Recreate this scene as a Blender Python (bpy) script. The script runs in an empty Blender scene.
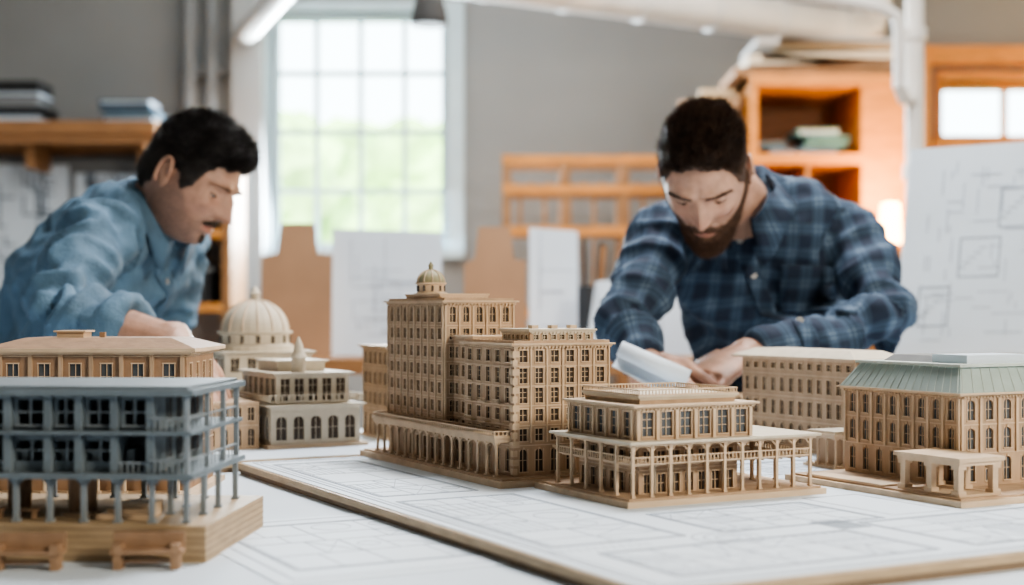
import bpy, bmesh, math, random
from mathutils import Vector, Matrix, noise
from mathutils.bvhtree import BVHTree
random.seed(7)
sc=bpy.context.scene
V=Vector
# ------------------------------------------------------------ materials
def nt(name):
    m=bpy.data.materials.new(name); m.use_nodes=True
    return m,m.node_tree.nodes,m.node_tree.links,m.node_tree.nodes['Principled BSDF']
def mat(name,c,rough=.6,var=.12,scale=20,bump=0.0,metal=0,emit=None,estr=0,stretch=(1,1,1),bscale=None,coat=0,sss=0,tint=None):
    m,n,l,b=nt(name)
    b.inputs['Roughness'].default_value=rough; b.inputs['Metallic'].default_value=metal
    if sss:
        b.inputs['Subsurface Weight'].default_value=sss; b.inputs['Subsurface Radius'].default_value=(.012,.005,.003); b.inputs['Subsurface Scale'].default_value=1
    tc=n.new('ShaderNodeTexCoord'); mp=n.new('ShaderNodeMapping'); mp.inputs['Scale'].default_value=stretch
    l.new(tc.outputs['Object'],mp.inputs['Vector'])
    ns=n.new('ShaderNodeTexNoise'); ns.inputs['Scale'].default_value=scale; ns.inputs['Detail'].default_value=4
    l.new(mp.outputs[0],ns.inputs['Vector'])
    r=n.new('ShaderNodeValToRGB')
    r.color_ramp.elements[0].position=.3; r.color_ramp.elements[1].position=.7
    r.color_ramp.elements[0].color=tuple(x*(1-var) for x in c)+(1,)
    r.color_ramp.elements[1].color=tuple(min(1,x*(1+var)) for x in c)+(1,)
    l.new(ns.outputs['Fac'],r.inputs[0]); src=r.outputs[0]
    if tint:
        at=n.new('ShaderNodeAttribute'); at.attribute_name='tint'
        sp=n.new('ShaderNodeSeparateXYZ'); l.new(at.outputs['Vector'],sp.inputs[0])
        for k,col in enumerate(tint):
            mx=n.new('ShaderNodeMix'); mx.data_type='RGBA'; l.new(sp.outputs[k],mx.inputs[0]); l.new(src,mx.inputs[6]); mx.inputs[7].default_value=col+(1,); src=mx.outputs[2]
    l.new(src,b.inputs['Base Color'])
    if bump:
        nb=n.new('ShaderNodeTexNoise'); nb.inputs['Scale'].default_value=bscale or scale*2; nb.inputs['Detail'].default_value=5
        l.new(mp.outputs[0],nb.inputs['Vector'])
        bp=n.new('ShaderNodeBump'); bp.inputs['Strength'].default_value=bump; bp.inputs['Distance'].default_value=.01
        l.new(nb.outputs['Fac'],bp.inputs['Height']); l.new(bp.outputs[0],b.inputs['Normal'])
    if emit:
        b.inputs['Emission Color'].default_value=emit+(1,); b.inputs['Emission Strength'].default_value=estr
    return m
WOOD=mat('model_wood',(.435,.310,.205),.65,.16,60,.1,stretch=(1,1,.25))
WOODL=mat('model_wood_light',(.575,.44,.305),.65,.12,60,.1,stretch=(.3,1,1))
WOODD=mat('model_wood_dark',(.30,.19,.115),.7,.15,60,.1)
CREAM=mat('model_cream',(.58,.52,.415),.7,.08,50)
GLASSD=mat('model_window_dark',(.050,.036,.026),.35,.3,40)
GLASSB=mat('model_window_bluegrey',(.075,.085,.095),.25,.3,40)
GREYM=mat('model_grey',(.135,.170,.195),.6,.14,40,.1)
GREYL=mat('model_grey_light',(.215,.25,.275),.6,.1,40)
GREYD=mat('model_grey_dark',(.020,.024,.028),.5,.2,40)
MINT=mat('model_mansard_green',(.33,.41,.385),.55,.08,50)
MINTL=mat('model_mansard_seam',(.46,.52,.48),.55,.08,50)
SLATE=mat('model_slate',(.17,.18,.18),.6,.1,50)
OLIVE=mat('dome_olive',(.30,.28,.17),.6,.1,50)
WHITEP=mat('paper_white',(.68,.77,.86),.75,.03,6)
WHITEP2=mat('paper_offwhite',(.60,.69,.78),.75,.05,5)
INK=mat('pencil_line',(.36,.42,.50),.8,.1,20)
INKD=mat('pencil_line_dark',(.21,.26,.33),.8,.1,20)
PLY=mat('plywood_edge',(.42,.31,.19),.55,.15,30,.1,stretch=(1,1,8))
PLYD=mat('plywood_edge_dark',(.22,.155,.10),.6,.15,30,stretch=(1,1,8))
TABLEW=mat('table_wood',(.45,.3,.17),.5,.2,12,stretch=(1,6,1))
WALL=mat('wall_plaster',(.265,.272,.275),.9,.05,2,.05)
WALLF=mat('unseen_wall_dark',(.16,.155,.15),.9,.05,2)  # colour of the unseen front wall, darkened to cut bounce light
WALLL=mat('wall_plaster_light',(.40,.41,.415),.9,.04,2)
CEIL=mat('ceiling_paint',(.40,.395,.38),.9,.04,3)
FLOOR=mat('floor_concrete',(.25,.235,.22),.6,.12,3,.05)
FRAME=mat('window_frame_white',(.50,.62,.68),.5,.04,10)
ORANGE=mat('orange_wood',(.58,.245,.055),.5,.18,8,stretch=(1,1,5))
ORANGED=mat('orange_wood_dark',(.29,.145,.06),.55,.2,8,stretch=(1,1,5))
CARD=mat('cardboard',(.34,.205,.12),.8,.08,8)
BLACK=mat('black_plastic',(.015,.016,.018),.6,.2,10)
DARKB=mat('dark_blue_book',(.04,.07,.11),.6,.2,10)
TEAL=mat('teal_book',(.08,.20,.22),.6,.2,10)
PAPERB=mat('blue_grey_cloth',(.12,.19,.25),.8,.2,10)
METAL=mat('galvanised_metal',(.74,.75,.75),.35,.08,6,metal=.2)
PIPEW=mat('pipe_white_paint',(.72,.71,.68),.45,.05,6)
PIPEG=mat('pipe_grey',(.20,.21,.22),.5,.1,6)
SKIN=mat('skin',(.43,.255,.185),.42,.18,55,.18,bscale=420,sss=.12,tint=((.10,.07,.06),(.39,.16,.12)))
SKIN2=mat('skin_light',(.50,.305,.225),.42,.18,55,.18,bscale=420,sss=.12,tint=((.17,.10,.075),(.44,.19,.145)))
HAIRB=mat('hair_black',(.013,.010,.009),.38,.5,90,.6,bscale=350,stretch=(1,.25,1))
HAIRR=mat('hair_brown',(.070,.041,.027),.38,.5,90,.6,bscale=350,stretch=(1,.25,1))
BEARD=mat('beard_brown',(.105,.053,.031),.6,.5,120,.8,bscale=400)
STUB=mat('moustache_black',(.03,.02,.016),.65,.4,120,.8,bscale=400)
EYEW=mat('eye_white',(.6,.57,.54),.2,.02,10)
EYED=mat('eye_dark',(.02,.013,.01),.2,.02,10)
DENIM=mat('denim_shirt',(.088,.165,.245),.75,.28,16,.35,bscale=260)
DENIMD=mat('denim_collar',(.072,.138,.21),.75,.15,30,.2,bscale=240)
BUTTON=mat('shirt_button',(.45,.45,.44),.3,.05,30)
TROU=mat('trousers_navy',(.035,.042,.06),.85,.15,20,.2)
SHOE=mat('shoe_leather',(.05,.03,.02),.4,.2,20)
LEAF=mat('tree_leaves',(.46,.66,.24),.8,.4,3,.4)
GRASS=mat('lawn',(.40,.60,.20),.9,.2,4)
TRUNK=mat('tree_bark',(.2,.14,.1),.9,.2,8)
LAMPG=mat('lamp_glow',(1,.7,.35),.5,.02,5,emit=(1,.52,.18),estr=20)
def plaid_mat():
    m,n,l,b=nt('plaid_flannel'); b.inputs['Roughness'].default_value=.85
    at=n.new('ShaderNodeAttribute'); at.attribute_name='cloth'
    sp=n.new('ShaderNodeSeparateXYZ'); l.new(at.outputs['Vector'],sp.inputs[0])
    outs=[]
    for k in (0,1):
        mu=n.new('ShaderNodeMath'); mu.operation='MULTIPLY'; mu.inputs[1].default_value=1/.040
        l.new(sp.outputs[k],mu.inputs[0])
        fr=n.new('ShaderNodeMath'); fr.operation='FRACT'; l.new(mu.outputs[0],fr.inputs[0])
        r=n.new('ShaderNodeValToRGB'); cr=r.color_ramp; cr.interpolation='CONSTANT'
        cr.elements[0].position=0; cr.elements[0].color=(.0,.0,.0,1)
        cr.elements[1].position=.36; cr.elements[1].color=(.4,.4,.4,1)
        for p,c in ((.50,.85),(.56,.45),(.68,.8),(.74,.4),(.86,.0)):
            e=cr.elements.new(p); e.color=(c,c,c,1)
        l.new(fr.outputs[0],r.inputs[0]); outs.append(r)
    ad=n.new('ShaderNodeMath'); ad.operation='ADD'; l.new(outs[0].outputs[0],ad.inputs[0]); l.new(outs[1].outputs[0],ad.inputs[1])
    hf=n.new('ShaderNodeMath'); hf.operation='MULTIPLY'; hf.inputs[1].default_value=.5; l.new(ad.outputs[0],hf.inputs[0])
    r=n.new('ShaderNodeValToRGB'); cr=r.color_ramp
    cr.elements[0].color=(.012,.023,.048,1); cr.elements[1].color=(.20,.26,.34,1)
    e=cr.elements.new(.35); e.color=(.034,.064,.108,1)
    e=cr.elements.new(.65); e.color=(.075,.118,.178,1)
    l.new(hf.outputs[0],r.inputs[0]); l.new(r.outputs[0],b.inputs['Base Color'])
    return m
PLAID=plaid_mat()
# ------------------------------------------------------------ mesh builder
class MB:
    def __init__(s): s.v=[];s.f=[];s.m=[];s.mats=[]
    def mi(s,m):
        if m not in s.mats: s.mats.append(m)
        return s.mats.index(m)
    def add(s,vs,fs,m):
        o=len(s.v); s.v+= [tuple(v) for v in vs]; k=s.mi(m)
        for f in fs: s.f.append(tuple(i+o for i in f)); s.m.append(k)
    def hexa(s,p,m):
        s.add(p,[(0,3,2,1),(4,5,6,7),(0,1,5,4),(1,2,6,5),(2,3,7,6),(3,0,4,7)],m)
    def box(s,x0,x1,y0,y1,z0,z1,m):
        s.hexa([(x0,y0,z0),(x1,y0,z0),(x1,y1,z0),(x0,y1,z0),(x0,y0,z1),(x1,y0,z1),(x1,y1,z1),(x0,y1,z1)],m)
    def fbox(s,fr,a0,a1,z0,z1,d0,d1,m):
        if a1-a0<1e-6 or z1-z0<1e-6: return
        o,ex,n=fr; ez=V((0,0,1))
        q=lambda a,z,d:o+ex*a+ez*z+n*d
        s.hexa([q(a0,z0,d0),q(a1,z0,d0),q(a1,z0,d1),q(a0,z0,d1),q(a0,z1,d0),q(a1,z1,d0),q(a1,z1,d1),q(a0,z1,d1)],m)
    def cyl(s,p0,p1,r0,r1=None,n=12,m=None):
        r1=r0 if r1 is None else r1; p0=V(p0);p1=V(p1); t=(p1-p0).normalized()
        a=t.orthogonal().normalized(); b=t.cross(a); vs=[]
        for p,r in((p0,r0),(p1,r1)):
            for i in range(n):
                w=2*math.pi*i/n; vs.append(p+(a*math.cos(w)+b*math.sin(w))*r)
        fs=[(i,(i+1)%n,n+(i+1)%n,n+i) for i in range(n)]+[tuple(range(n))[::-1],tuple(range(n,2*n))]
        s.add(vs,fs,m)
    def tube(s,pts,r,n=12,m=None):
        s.loft(pts,[(r,r)]*len(pts),None,n,m)
    def lathe(s,cx,cy,prof,n,m):
        vs=[];fs=[]
        for r,z in prof:
            for i in range(n):
                w=2*math.pi*i/n; vs.append((cx+r*math.cos(w),cy+r*math.sin(w),z))
        for j in range(len(prof)-1):
            for i in range(n): fs.append((j*n+i,j*n+(i+1)%n,(j+1)*n+(i+1)%n,(j+1)*n+i))
        fs.append(tuple(range(n))[::-1]); k=(len(prof)-1)*n; fs.append(tuple(range(k,k+n)))
        s.add(vs,fs,m)
    def frustum(s,x0,x1,y0,y1,z0,z1,ix,iy,m):
        s.hexa([(x0,y0,z0),(x1,y0,z0),(x1,y1,z0),(x0,y1,z0),(x0+ix,y0+iy,z1),(x1-ix,y0+iy,z1),(x1-ix,y1-iy,z1),(x0+ix,y1-iy,z1)],m)
    def loft(s,pts,rad,side,n=20,m=None):
        pts=[V(p) for p in pts]; N=len(pts); vs=[];prev=None
        for i in range(N):
            t=(pts[min(i+1,N-1)]-pts[max(i-1,0)]).normalized()
            ref=side[i] if isinstance(side,list) else side
            if ref is None: ref=prev if prev is not None else t.orthogonal()
            ref=V(ref); a=(ref-t*ref.dot(t)).normalized(); b=t.cross(a); prev=a
            for k in range(n):
                w=2*math.pi*k/n; vs.append(pts[i]+a*math.cos(w)*rad[i][0]+b*math.sin(w)*rad[i][1])
        fs=[]
        for j in range(N-1):
            for i in range(n): fs.append((j*n+i,j*n+(i+1)%n,(j+1)*n+(i+1)%n,(j+1)*n+i))
        fs.append(tuple(range(n))[::-1]); k=(N-1)*n; fs.append(tuple(range(k,k+n)))
        s.add(vs,fs,m)
    def ell(s,c,r,M,m,n=16,k=10):
        vs=[];fs=[]
        for j in range(k+1):
            ph=-math.pi/2+math.pi*j/k
            ph=max(-1.55,min(1.55,ph))
            for i in range(n):
                w=2*math.pi*i/n
                vs.append(V(c)+M@V((r[0]*math.cos(ph)*math.cos(w),r[1]*math.cos(ph)*math.sin(w),r[2]*math.sin(ph))))
        for j in range(k):
            for i in range(n): fs.append((j*n+i,j*n+(i+1)%n,(j+1)*n+(i+1)%n,(j+1)*n+i))
        fs.append(tuple(range(n))[::-1]); q=k*n; fs.append(tuple(range(q,q+n)))
        s.add(vs,fs,m)
    def build(s,name,loc=(0,0,0),rz=0,smooth=False,parent=None,recalc=True,bevel=0):
        me=bpy.data.meshes.new(name); me.from_pydata(s.v,[],s.f)
        for m in s.mats: me.materials.append(m)
        me.polygons.foreach_set('material_index',s.m)
        if recalc:
            bm=bmesh.new(); bm.from_mesh(me); bmesh.ops.recalc_face_normals(bm,faces=bm.faces); bm.to_mesh(me); bm.free()
        if smooth:
            me.polygons.foreach_set('use_smooth',[True]*len(me.polygons))
        me.update()
        o=bpy.data.objects.new(name,me); sc.collection.objects.link(o)
        o.location=loc; o.rotation_euler=(0,0,rz)
        if parent: o.parent=parent
        if bevel:
            bv=o.modifiers.new('bevel','BEVEL'); bv.width=bevel; bv.segments=2; bv.limit_method='ANGLE'
        return o
TH=math.radians(28); CX,CY=.094,.954
TT=.886      # table top
BT=.900      # top of paper on boards
def bw(a,b,z=BT): return V((CX+a*math.cos(TH)-b*math.sin(TH),CY+a*math.sin(TH)+b*math.cos(TH),z))
# ------------------------------------------------------------ architecture helpers
KR={'r':(.2,.8),'a':(.14,.86),'d':(.02,.78),'s':(.34,.74),'t':(.12,.88)}
def facade(mb,fr,L,z,floors,n,W,G,T,t=.0022,fw=.5,e=0):
    for h,kind in floors:
        if kind=='n':
            mb.fbox(fr,-e,L+e,z,z+h,0,t,W)
        else:
            lo,hi=KR[kind]; w0=z+h*lo; w1=z+h*hi
            mb.fbox(fr,-e,L+e,z,w0,0,t,W); mb.fbox(fr,-e,L+e,w1,z+h,0,t,W)
            p=L/n; w=p*fw; prev=-e
            for i in range(n):
                c=(i+.5)*p; mb.fbox(fr,prev,c-w/2,w0,w1,0,t,W); prev=c+w/2
                q=.00035
                mb.fbox(fr,c-q,c+q,w0,w1,0,t*.5,T)
                for zz in ((.5,) if kind!='t' else (.35,.7)):
                    zm=w0+(w1-w0)*zz; mb.fbox(fr,c-w/2,c+w/2,zm-q,zm+q,0,t*.5,T)
                mb.fbox(fr,c-w/2-.0009,c+w/2+.0009,w0-.0011,w0,t,t+.0013,T)
                mb.fbox(fr,c-w/2-.0008,c-w/2,w0,w1,t,t+.0006,T)
                mb.fbox(fr,c+w/2,c+w/2+.0008,w0,w1,t,t+.0006,T)
                if kind=='a':
                    r=w/2; zc=w1-r; o,ex,nn=fr; ez=V((0,0,1))
                    for sg in (-1,1):
                        cor0=o+ex*(c+sg*r)+ez*w1
                        pts=[o+ex*(c+sg*r*math.cos(k*math.pi/10))+ez*(zc+r*math.sin(k*math.pi/10)) for k in range(6)]
                        for k in range(5):
                            mb.add([cor0+nn*t,pts[k]+nn*t,pts[k+1]+nn*t,pts[k]+nn*0,pts[k+1]+nn*0],[(0,1,2),(1,3,4,2)],W)
                    mb.fbox(fr,c-.0009,c+.0009,w1-.0004,w1+.002,t,t+.001,T)
                else:
                    mb.fbox(fr,c-w/2-.0012,c+w/2+.0012,w1,w1+.0014,t,t+.0011,T)
            mb.fbox(fr,prev,L+e,w0,w1,0,t,W)
        mb.fbox(fr,-e,L+e,z+h-.0012,z+h,t,t+.0009,T)
        z+=h
    return z
def cornice(mb,x0,x1,y0,y1,z,o,m,h=.0035,dent=True):
    mb.box(x0-o*.5,x1+o*.5,y0-o*.5,y1+o*.5,z,z+h*.45,m)
    mb.box(x0-o,x1+o,y0-o,y1+o,z+h*.45,z+h,m)
    if dent:
        for (a,b,f) in ((x0,x1,0),(y0,y1,1)):
            k=int((b-a)/.0045)
            for i in range(k):
                c=a+(i+.5)*(b-a)/k
                if f==0:
                    mb.box(c-.0009,c+.0009,y0-o*.7,y0,z-.0018,z,m); mb.box(c-.0009,c+.0009,y1,y1+o*.7,z-.0018,z,m)
                else:
                    mb.box(x0-o*.7,x0,c-.0009,c+.0009,z-.0018,z,m); mb.box(x1,x1+o*.7,c-.0009,c+.0009,z-.0018,z,m)
    return z+h
def balus(mb,x0,x1,y0,y1,z,h,m,sp=.005,r=.0007):
    for zz in (z,z+h-.0012):
        mb.box(x0,x1,y0,y0+.0018,zz,zz+.0012,m); mb.box(x0,x1,y1-.0018,y1,zz,zz+.0012,m)
        mb.box(x0,x0+.0018,y0+.0018,y1-.0018,zz,zz+.0012,m); mb.box(x1-.0018,x1,y0+.0018,y1-.0018,zz,zz+.0012,m)
    def post(x,y): mb.box(x-r,x+r,y-r,y+r,z+.0012,z+h-.0012,m)
    k=max(2,int((x1-x0)/sp))
    for i in range(k+1):
        x=x0+.0009+(x1-x0-.0018)*i/k; post(x,y0+.0009); post(x,y1-.0009)
    k=max(2,int((y1-y0)/sp))
    for i in range(1,k):
        y=y0+.0009+(y1-y0-.0018)*i/k; post(x0+.0009,y); post(x1-.0009,y)
def block(mb,x0,x1,y0,y1,z0,floors,nx,ny,W=WOOD,G=GLASSD,T=WOODL,fw=.5,t=.0022,corn=.004,dent=True,par=0,R=None):
    H=sum(f[0] for f in floors); X0,X1,Y0,Y1=x0+t,x1-t,y0+t,y1-t
    mb.box(X0,X1,Y0,Y1,z0,z0+H,G)
    ex=V((1,0,0)); ey=V((0,1,0))
    facade(mb,(V((X0,Y0,0)),ex,-ey),X1-X0,z0,floors,nx,W,G,T,t,fw,e=t)
    facade(mb,(V((X0,Y1,0)),ex,ey),X1-X0,z0,floors,nx,W,G,T,t,fw,e=t)
    facade(mb,(V((X0,Y0,0)),ey,-ex),Y1-Y0,z0,floors,ny,W,G,T,t,fw)
    facade(mb,(V((X1,Y0,0)),ey,ex),Y1-Y0,z0,floors,ny,W,G,T,t,fw)
    z=z0+H
    if corn: z=cornice(mb,x0,x1,y0,y1,z,corn,T,dent=dent)
    else:
        mb.box(x0,x1,y0,y1,z,z+.001,R or W); z+=.001
    if par:
        w=.0025
        mb.box(x0,x1,y0,y0+w,z,z+par,W);mb.box(x0,x1,y1-w,y1,z,z+par,W)
        mb.box(x0,x0+w,y0+w,y1-w,z,z+par,W);mb.box(x1-w,x1,y0+w,y1-w,z,z+par,W)
    return z
def column(mb,x,y,z0,z1,r,m,sq=False):
    if sq: mb.box(x-r,x+r,y-r,y+r,z0,z1,m)
    else: mb.cyl((x,y,z0),(x,y,z1),r,r*.85,10,m)
    mb.box(x-r*1.5,x+r*1.5,y-r*1.5,y+r*1.5,z0,z0+r*1.1,m); mb.box(x-r*1.5,x+r*1.5,y-r*1.5,y+r*1.5,z1-r*1.1,z1,m)
# ------------------------------------------------------------ table, boards, paper
mb=MB()
mb.box(-1.35,1.55,.5,2.45,TT-.035,TT-.001,TABLEW)
mb.box(-1.34,1.54,.51,2.44,TT-.001,TT,WHITEP2)
for x in(-1.28,1.48):
    for y in(.57,2.38): mb.box(x-.035,x+.035,y-.035,y+.035,0,TT-.035,TABLEW)
mb.box(-1.28,1.48,.56,.60,TT-.13,TT-.035,TABLEW); mb.box(-1.28,1.48,2.34,2.38,TT-.13,TT-.035,TABLEW)
mb.build('work_table')
def board(name,a0,a1,b0,b1):
    mb=MB()
    mb.box(a0+.003,a1-.003,b0+.003,b1-.003,TT,TT+.006,PLYD)
    mb.box(a0,a1,b0,b1,TT+.006,BT-.0008,PLY)
    mb.box(a0+.004,a1-.004,b0+.007,b1-.004,BT-.0008,BT,WHITEP)
    return mb.build(name,(CX,CY,0),TH)
board('presentation_board',0,1.1,0,.93)
board('presentation_board',-.02,.60,.945,1.32)
# drawings
mb=MB()
zl=BT
def line(p,q,w=.0009,m=INK,z=None):
    z=zl if z is None else z
    w*=1.5
    p=V(p);q=V(q); d=(q-p)
    if d.length<1e-5: return
    n=V((-d.y,d.x)).normalized()*w/2
    a,b,c,e=p-n,q-n,q+n,p+n
    mb.hexa([(a.x,a.y,z),(b.x,b.y,z),(c.x,c.y,z),(e.x,e.y,z),(a.x,a.y,z+.00025),(b.x,b.y,z+.00025),(c.x,c.y,z+.00025),(e.x,e.y,z+.00025)],m)
def rect(x0,y0,x1,y1,w=.0009,m=INK):
    line((x0,y0),(x1,y0),w,m);line((x1,y0),(x1,y1),w,m);line((x1,y1),(x0,y1),w,m);line((x0,y1),(x0,y0),w,m)
def arc(cx,cy,r,a0=0,a1=360,w=.0009,m=INK):
    k=max(6,int((a1-a0)/12)); P=[(cx+r*math.cos(math.radians(a0+(a1-a0)*i/k)),cy+r*math.sin(math.radians(a0+(a1-a0)*i/k))) for i in range(k+1)]
    for i in range(k): line(P[i],P[i+1],w,m)
def plan(x0,y0,x1,y1,d=0):
    if d==0: rect(x0,y0,x1,y1,.0018,INKD); rect(x0+.004,y0+.004,x1-.004,y1-.004,.0008)
    w,h=x1-x0,y1-y0
    if d>=4 or min(w,h)<.022:
        c=random.random()
        if c<.2: arc(x0,y0,min(w,h)*.6,0,90,.0006)
        elif c<.35: line((x0,y0),(x1,y1),.0006); line((x0,y1),(x1,y0),.0006)
        elif c<.5: arc((x0+x1)/2,(y0+y1)/2,min(w,h)*.3,0,360,.0006)
        elif c<.65:
            for i in range(1,6): line((x0+w*i/6,y0),(x0+w*i/6,y1),.0005)
        return
    f=random.uniform(.35,.65)
    if w>h: m=x0+w*f; line((m,y0),(m,y1),.0013-.0002*d); plan(x0,y0,m,y1,d+1); plan(m,y0,x1,y1,d+1)
    else: m=y0+h*f; line((x0,m),(x1,m),.0013-.0002*d); plan(x0,y0,x1,m,d+1); plan(x0,m,x1,y1,d+1)
plan(.05,.04,.30,.15); plan(.34,.04,.60,.18); plan(.63,.05,.9,.19)
plan(.03,.19,.16,.50); plan(.20,.19,.38,.31); rect(.015,.015,1.085,.915,.0012,INKD); rect(.022,.022,1.078,.908)
plan(.03,.54,.14,.88); rect(.40,.20,.47,.33); plan(.42,.46,.66,.62)
for r in(.01,.02,.03): arc(.185,.165,r)
for i in range(12): line((.02+i*.008,.165),(.02+i*.008,.175),.0006)
for i in range(24): line((.3,.155+i*.002),(.335,.155+i*.002),.0004)
mb.build('floor_plan_drawing',(CX,CY,0),TH)
mb=MB(); zl=TT
def sheet(x0,y0,x1,y1,z,m=WHITEP): mb.box(x0,x1,y0,y1,z,z+.0008,m)
sheet(0,0,.62,.40,0); zl=.0008
rect(.015,.015,.605,.385,.0012); plan(.3,.05,.58,.3); plan(.05,.2,.28,.36)
mb.build('blueprint_sheet',(-.44,.60,TT),math.radians(-12))
mb=MB(); zl=.0008
sheet(0,0,.24,.32,0); rect(.015,.015,.225,.305,.0012); plan(.03,.05,.2,.28)
mb.build('blueprint_sheet',(-.17,1.05,TT),math.radians(28))
# ------------------------------------------------------------ MODEL A : tall hotel
mb=MB()
mb.box(-.028,.135,-.022,.375,0,.007,WOODL); mb.box(-.024,.131,-.018,.371,.007,.009,WOOD)
Z=.009
z=block(mb,0,.122,0,.12,Z,[(.034,'a')]+[(.0215,'r')]*2+[(.0215,'t')]*2+[(.021,'r')],6,5,par=.003,fw=.5,corn=.005)
z2=block(mb,.03,.112,.018,.085,z,[(.012,'s')],7,6,corn=.003,W=WOOD,T=CREAM)
for x in(.045,.07,.095): mb.box(x,x+.008,.04,.05,z2,z2+.004,WOODL)
block(mb,.012,.122,.12,.176,Z,[(.034,'d')]+[(.0215,'r')]*5+[(.006,'n')],4,3)
z3=block(mb,0,.094,.176,.345,Z,[(.034,'d')]+[(.0215,'r')]*6+[(.026,'a')],5,8,fw=.45,par=.003,corn=.005)
block(mb,.006,.07,.20,.30,z3,[(.005,'n')],4,5,corn=.002)
for zz in (Z+.034+.0215,Z+.034+.043):
    for i in range(3):
        y=.022+i*.035; mb.box(-.0065,0,y,y+.018,zz,zz+.0012,WOODL); mb.box(-.0065,-.0058,y,y+.018,zz+.005,zz+.0058,WOODL)
        for k in range(7): mb.box(-.0064,-.0059,y+k*.0029,y+.0005+k*.0029,zz+.0012,zz+.005,WOODL)
for i in range(9): 
    y=.1765+i*.0209; mb.box(-.0022,0,y,y+.0022,Z+.036,z3-.006,WOODL)
for i in range(6):
    x=i*.0184; mb.box(x,x+.0020,.1740,.1762,Z+.036,z3-.006,WOODL)
for i in range(7):
    x=i*.0200; mb.box(x,x+.0018,-.0016,0,Z+.036,Z+.034+.0215*4+.021,WOODL)
for k in range(14):
    mb.box(-.0022,.006 if k%2 else .0035,-.0022,0,Z+.002+k*.0098,Z+.0088+k*.0098,WOODL)
    mb.box(-.0022,0,0,.006 if k%2 else .0035,Z+.002+k*.0098,Z+.0088+k*.0098,WOODL)
cx,cy=.022,.262; zb=z3+.006
prof=[(.021,zb),(.021,zb+.004),(.017,zb+.005),(.017,zb+.014),(.0195,zb+.015),(.0195,zb+.017)]+[(.0175*math.cos(a),zb+.017+.016*math.sin(a)) for a in [i*math.pi/2/8 for i in range(8)]]+[(.003,zb+.033),(.0028,zb+.037),(.0036,zb+.038),(.0008,zb+.043)]
mb.lathe(cx,cy,prof[:6],20,WOODL); mb.lathe(cx,cy,prof[5:],20,OLIVE)
for i in range(10):
    a=i*math.pi/5; mb.box(cx+.0168*math.cos(a)-.0012,cx+.0168*math.cos(a)+.0012,cy+.0168*math.sin(a)-.0012,cy+.0168*math.sin(a)+.0012,zb+.006,zb+.013,GLASSD)
    mb.loft([(cx+.0178*math.cos(q)*math.cos(a),cy+.0178*math.cos(q)*math.sin(a),zb+.017+.0163*math.sin(q)) for q in [j*math.pi/14 for j in range(7)]],[(.0007,.0007)]*7,None,6,WOODL)
for y0,y1 in((.004,.345),):
    mb.box(-.021,0,y0,y1,Z+.037,Z+.042,WOODL); mb.box(-.023,0,y0-.002,y1+.002,Z+.042,Z+.044,WOODL)
    k=15
    for i in range(k+1):
        y=y0+.004+(y1-y0-.008)*i/k
        column(mb,-.017,y,.009,Z+.037,.0019,WOODL)
        if i<k:
            yy=y; p=(y1-y0-.008)/k
            r=p/2-.001
            for sg in(-1,1):
                c0=V((-.0185,yy+p/2+sg*(r+.001),Z+.037))
                pts=[V((-.0185,yy+p/2+sg*r*math.cos(j*math.pi/8),Z+.029+.0072*math.sin(j*math.pi/8))) for j in range(5)]
                for j in range(4):
                    d=V((.003,0,0)); mb.add([c0,pts[j],pts[j+1],c0+d,pts[j]+d,pts[j+1]+d],[(0,1,2),(3,5,4),(1,4,5,2)],WOODL)
balus(mb,-.022,.0,.004,.345,Z+.044,.006,WOODL)
mb.box(.05,.074,-.008,0,.009,.011,WOODL); mb.box(.053,.071,-.004,0,.011,.013,WOODL)
mb.box(.048,.076,-.010,0,Z+.030,Z+.033,WOODL); column(mb,.051,-.007,.011,Z+.030,.0016,WOODL); column(mb,.073,-.007,.011,Z+.030,.0016,WOODL)
mb.build('wooden_building_model',bw(.195,.563),TH)
# ------------------------------------------------------------ MODEL B : pavilion with canopy
mb=MB()
mb.box(0,.243,0,.185,0,.006,WOODL); mb.box(.004,.239,.004,.181,.006,.008,WOOD)
Z=.008
block(mb,.035,.155,.035,.15,Z,[(.024,'d'),(.022,'r')],7,6,corn=0,fw=.6)
mb.box(.010,.236,.008,.160,.0575,.060,WOODL); mb.box(.006,.240,.004,.164,.060,.0625,CREAM)
mb.box(.016,.232,.014,.154,.038,.0395,WOODL)
for x in [ .013+i*.0218 for i in range(11)]:
    column(mb,x,.012,.008,.0575,.0015,WOODL,True)
for y in [.012+i*.029 for i in range(1,6)]:
    column(mb,.013,y,.008,.0575,.0015,WOODL,True); column(mb,.232,y,.008,.0575,.0015,WOODL,True)
for x in(.185,.21): column(mb,x,.152,.008,.0575,.0015,WOODL,True); column(mb,x,.082,.008,.0575,.0015,WOODL,True)
balus(mb,.013,.233,.011,.155,.0395,.008,WOODL,sp=.0045,r=.0005)
for i in range(10):
    x=.013+i*.0218
    mb.cyl((x,.012,.051),(x+.006,.012,.057),.0007,.0007,6,WOODL); mb.cyl((x+.0218,.012,.051),(x+.0158,.012,.057),.0007,.0007,6,WOODL)
zt=block(mb,.022,.162,.020,.148,.0625,[(.031,'t')],6,5,corn=.006,fw=.58,W=WOOD,G=GLASSB,T=WOODL)
for i in range(7):
    x=.022+i*.0226; mb.box(x,x+.0035,.0175,.020,.0625,.0925,WOODL)
for i in range(6):
    y=.0235+i*.0242; mb.box(.0195,.022,y,y+.0035,.0625,.0925,WOODL)
z4=block(mb,.034,.150,.032,.136,zt,[(.005,'n')],6,5,corn=.003,dent=False,T=CREAM)
balus(mb,.032,.152,.030,.138,z4,.006,WOODL,sp=.004,r=.0005)
for i in range(5):
    x=.05+i*.021; mb.box(x,x+.002,.030,.033,Z,Z+.028,CREAM)
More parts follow.
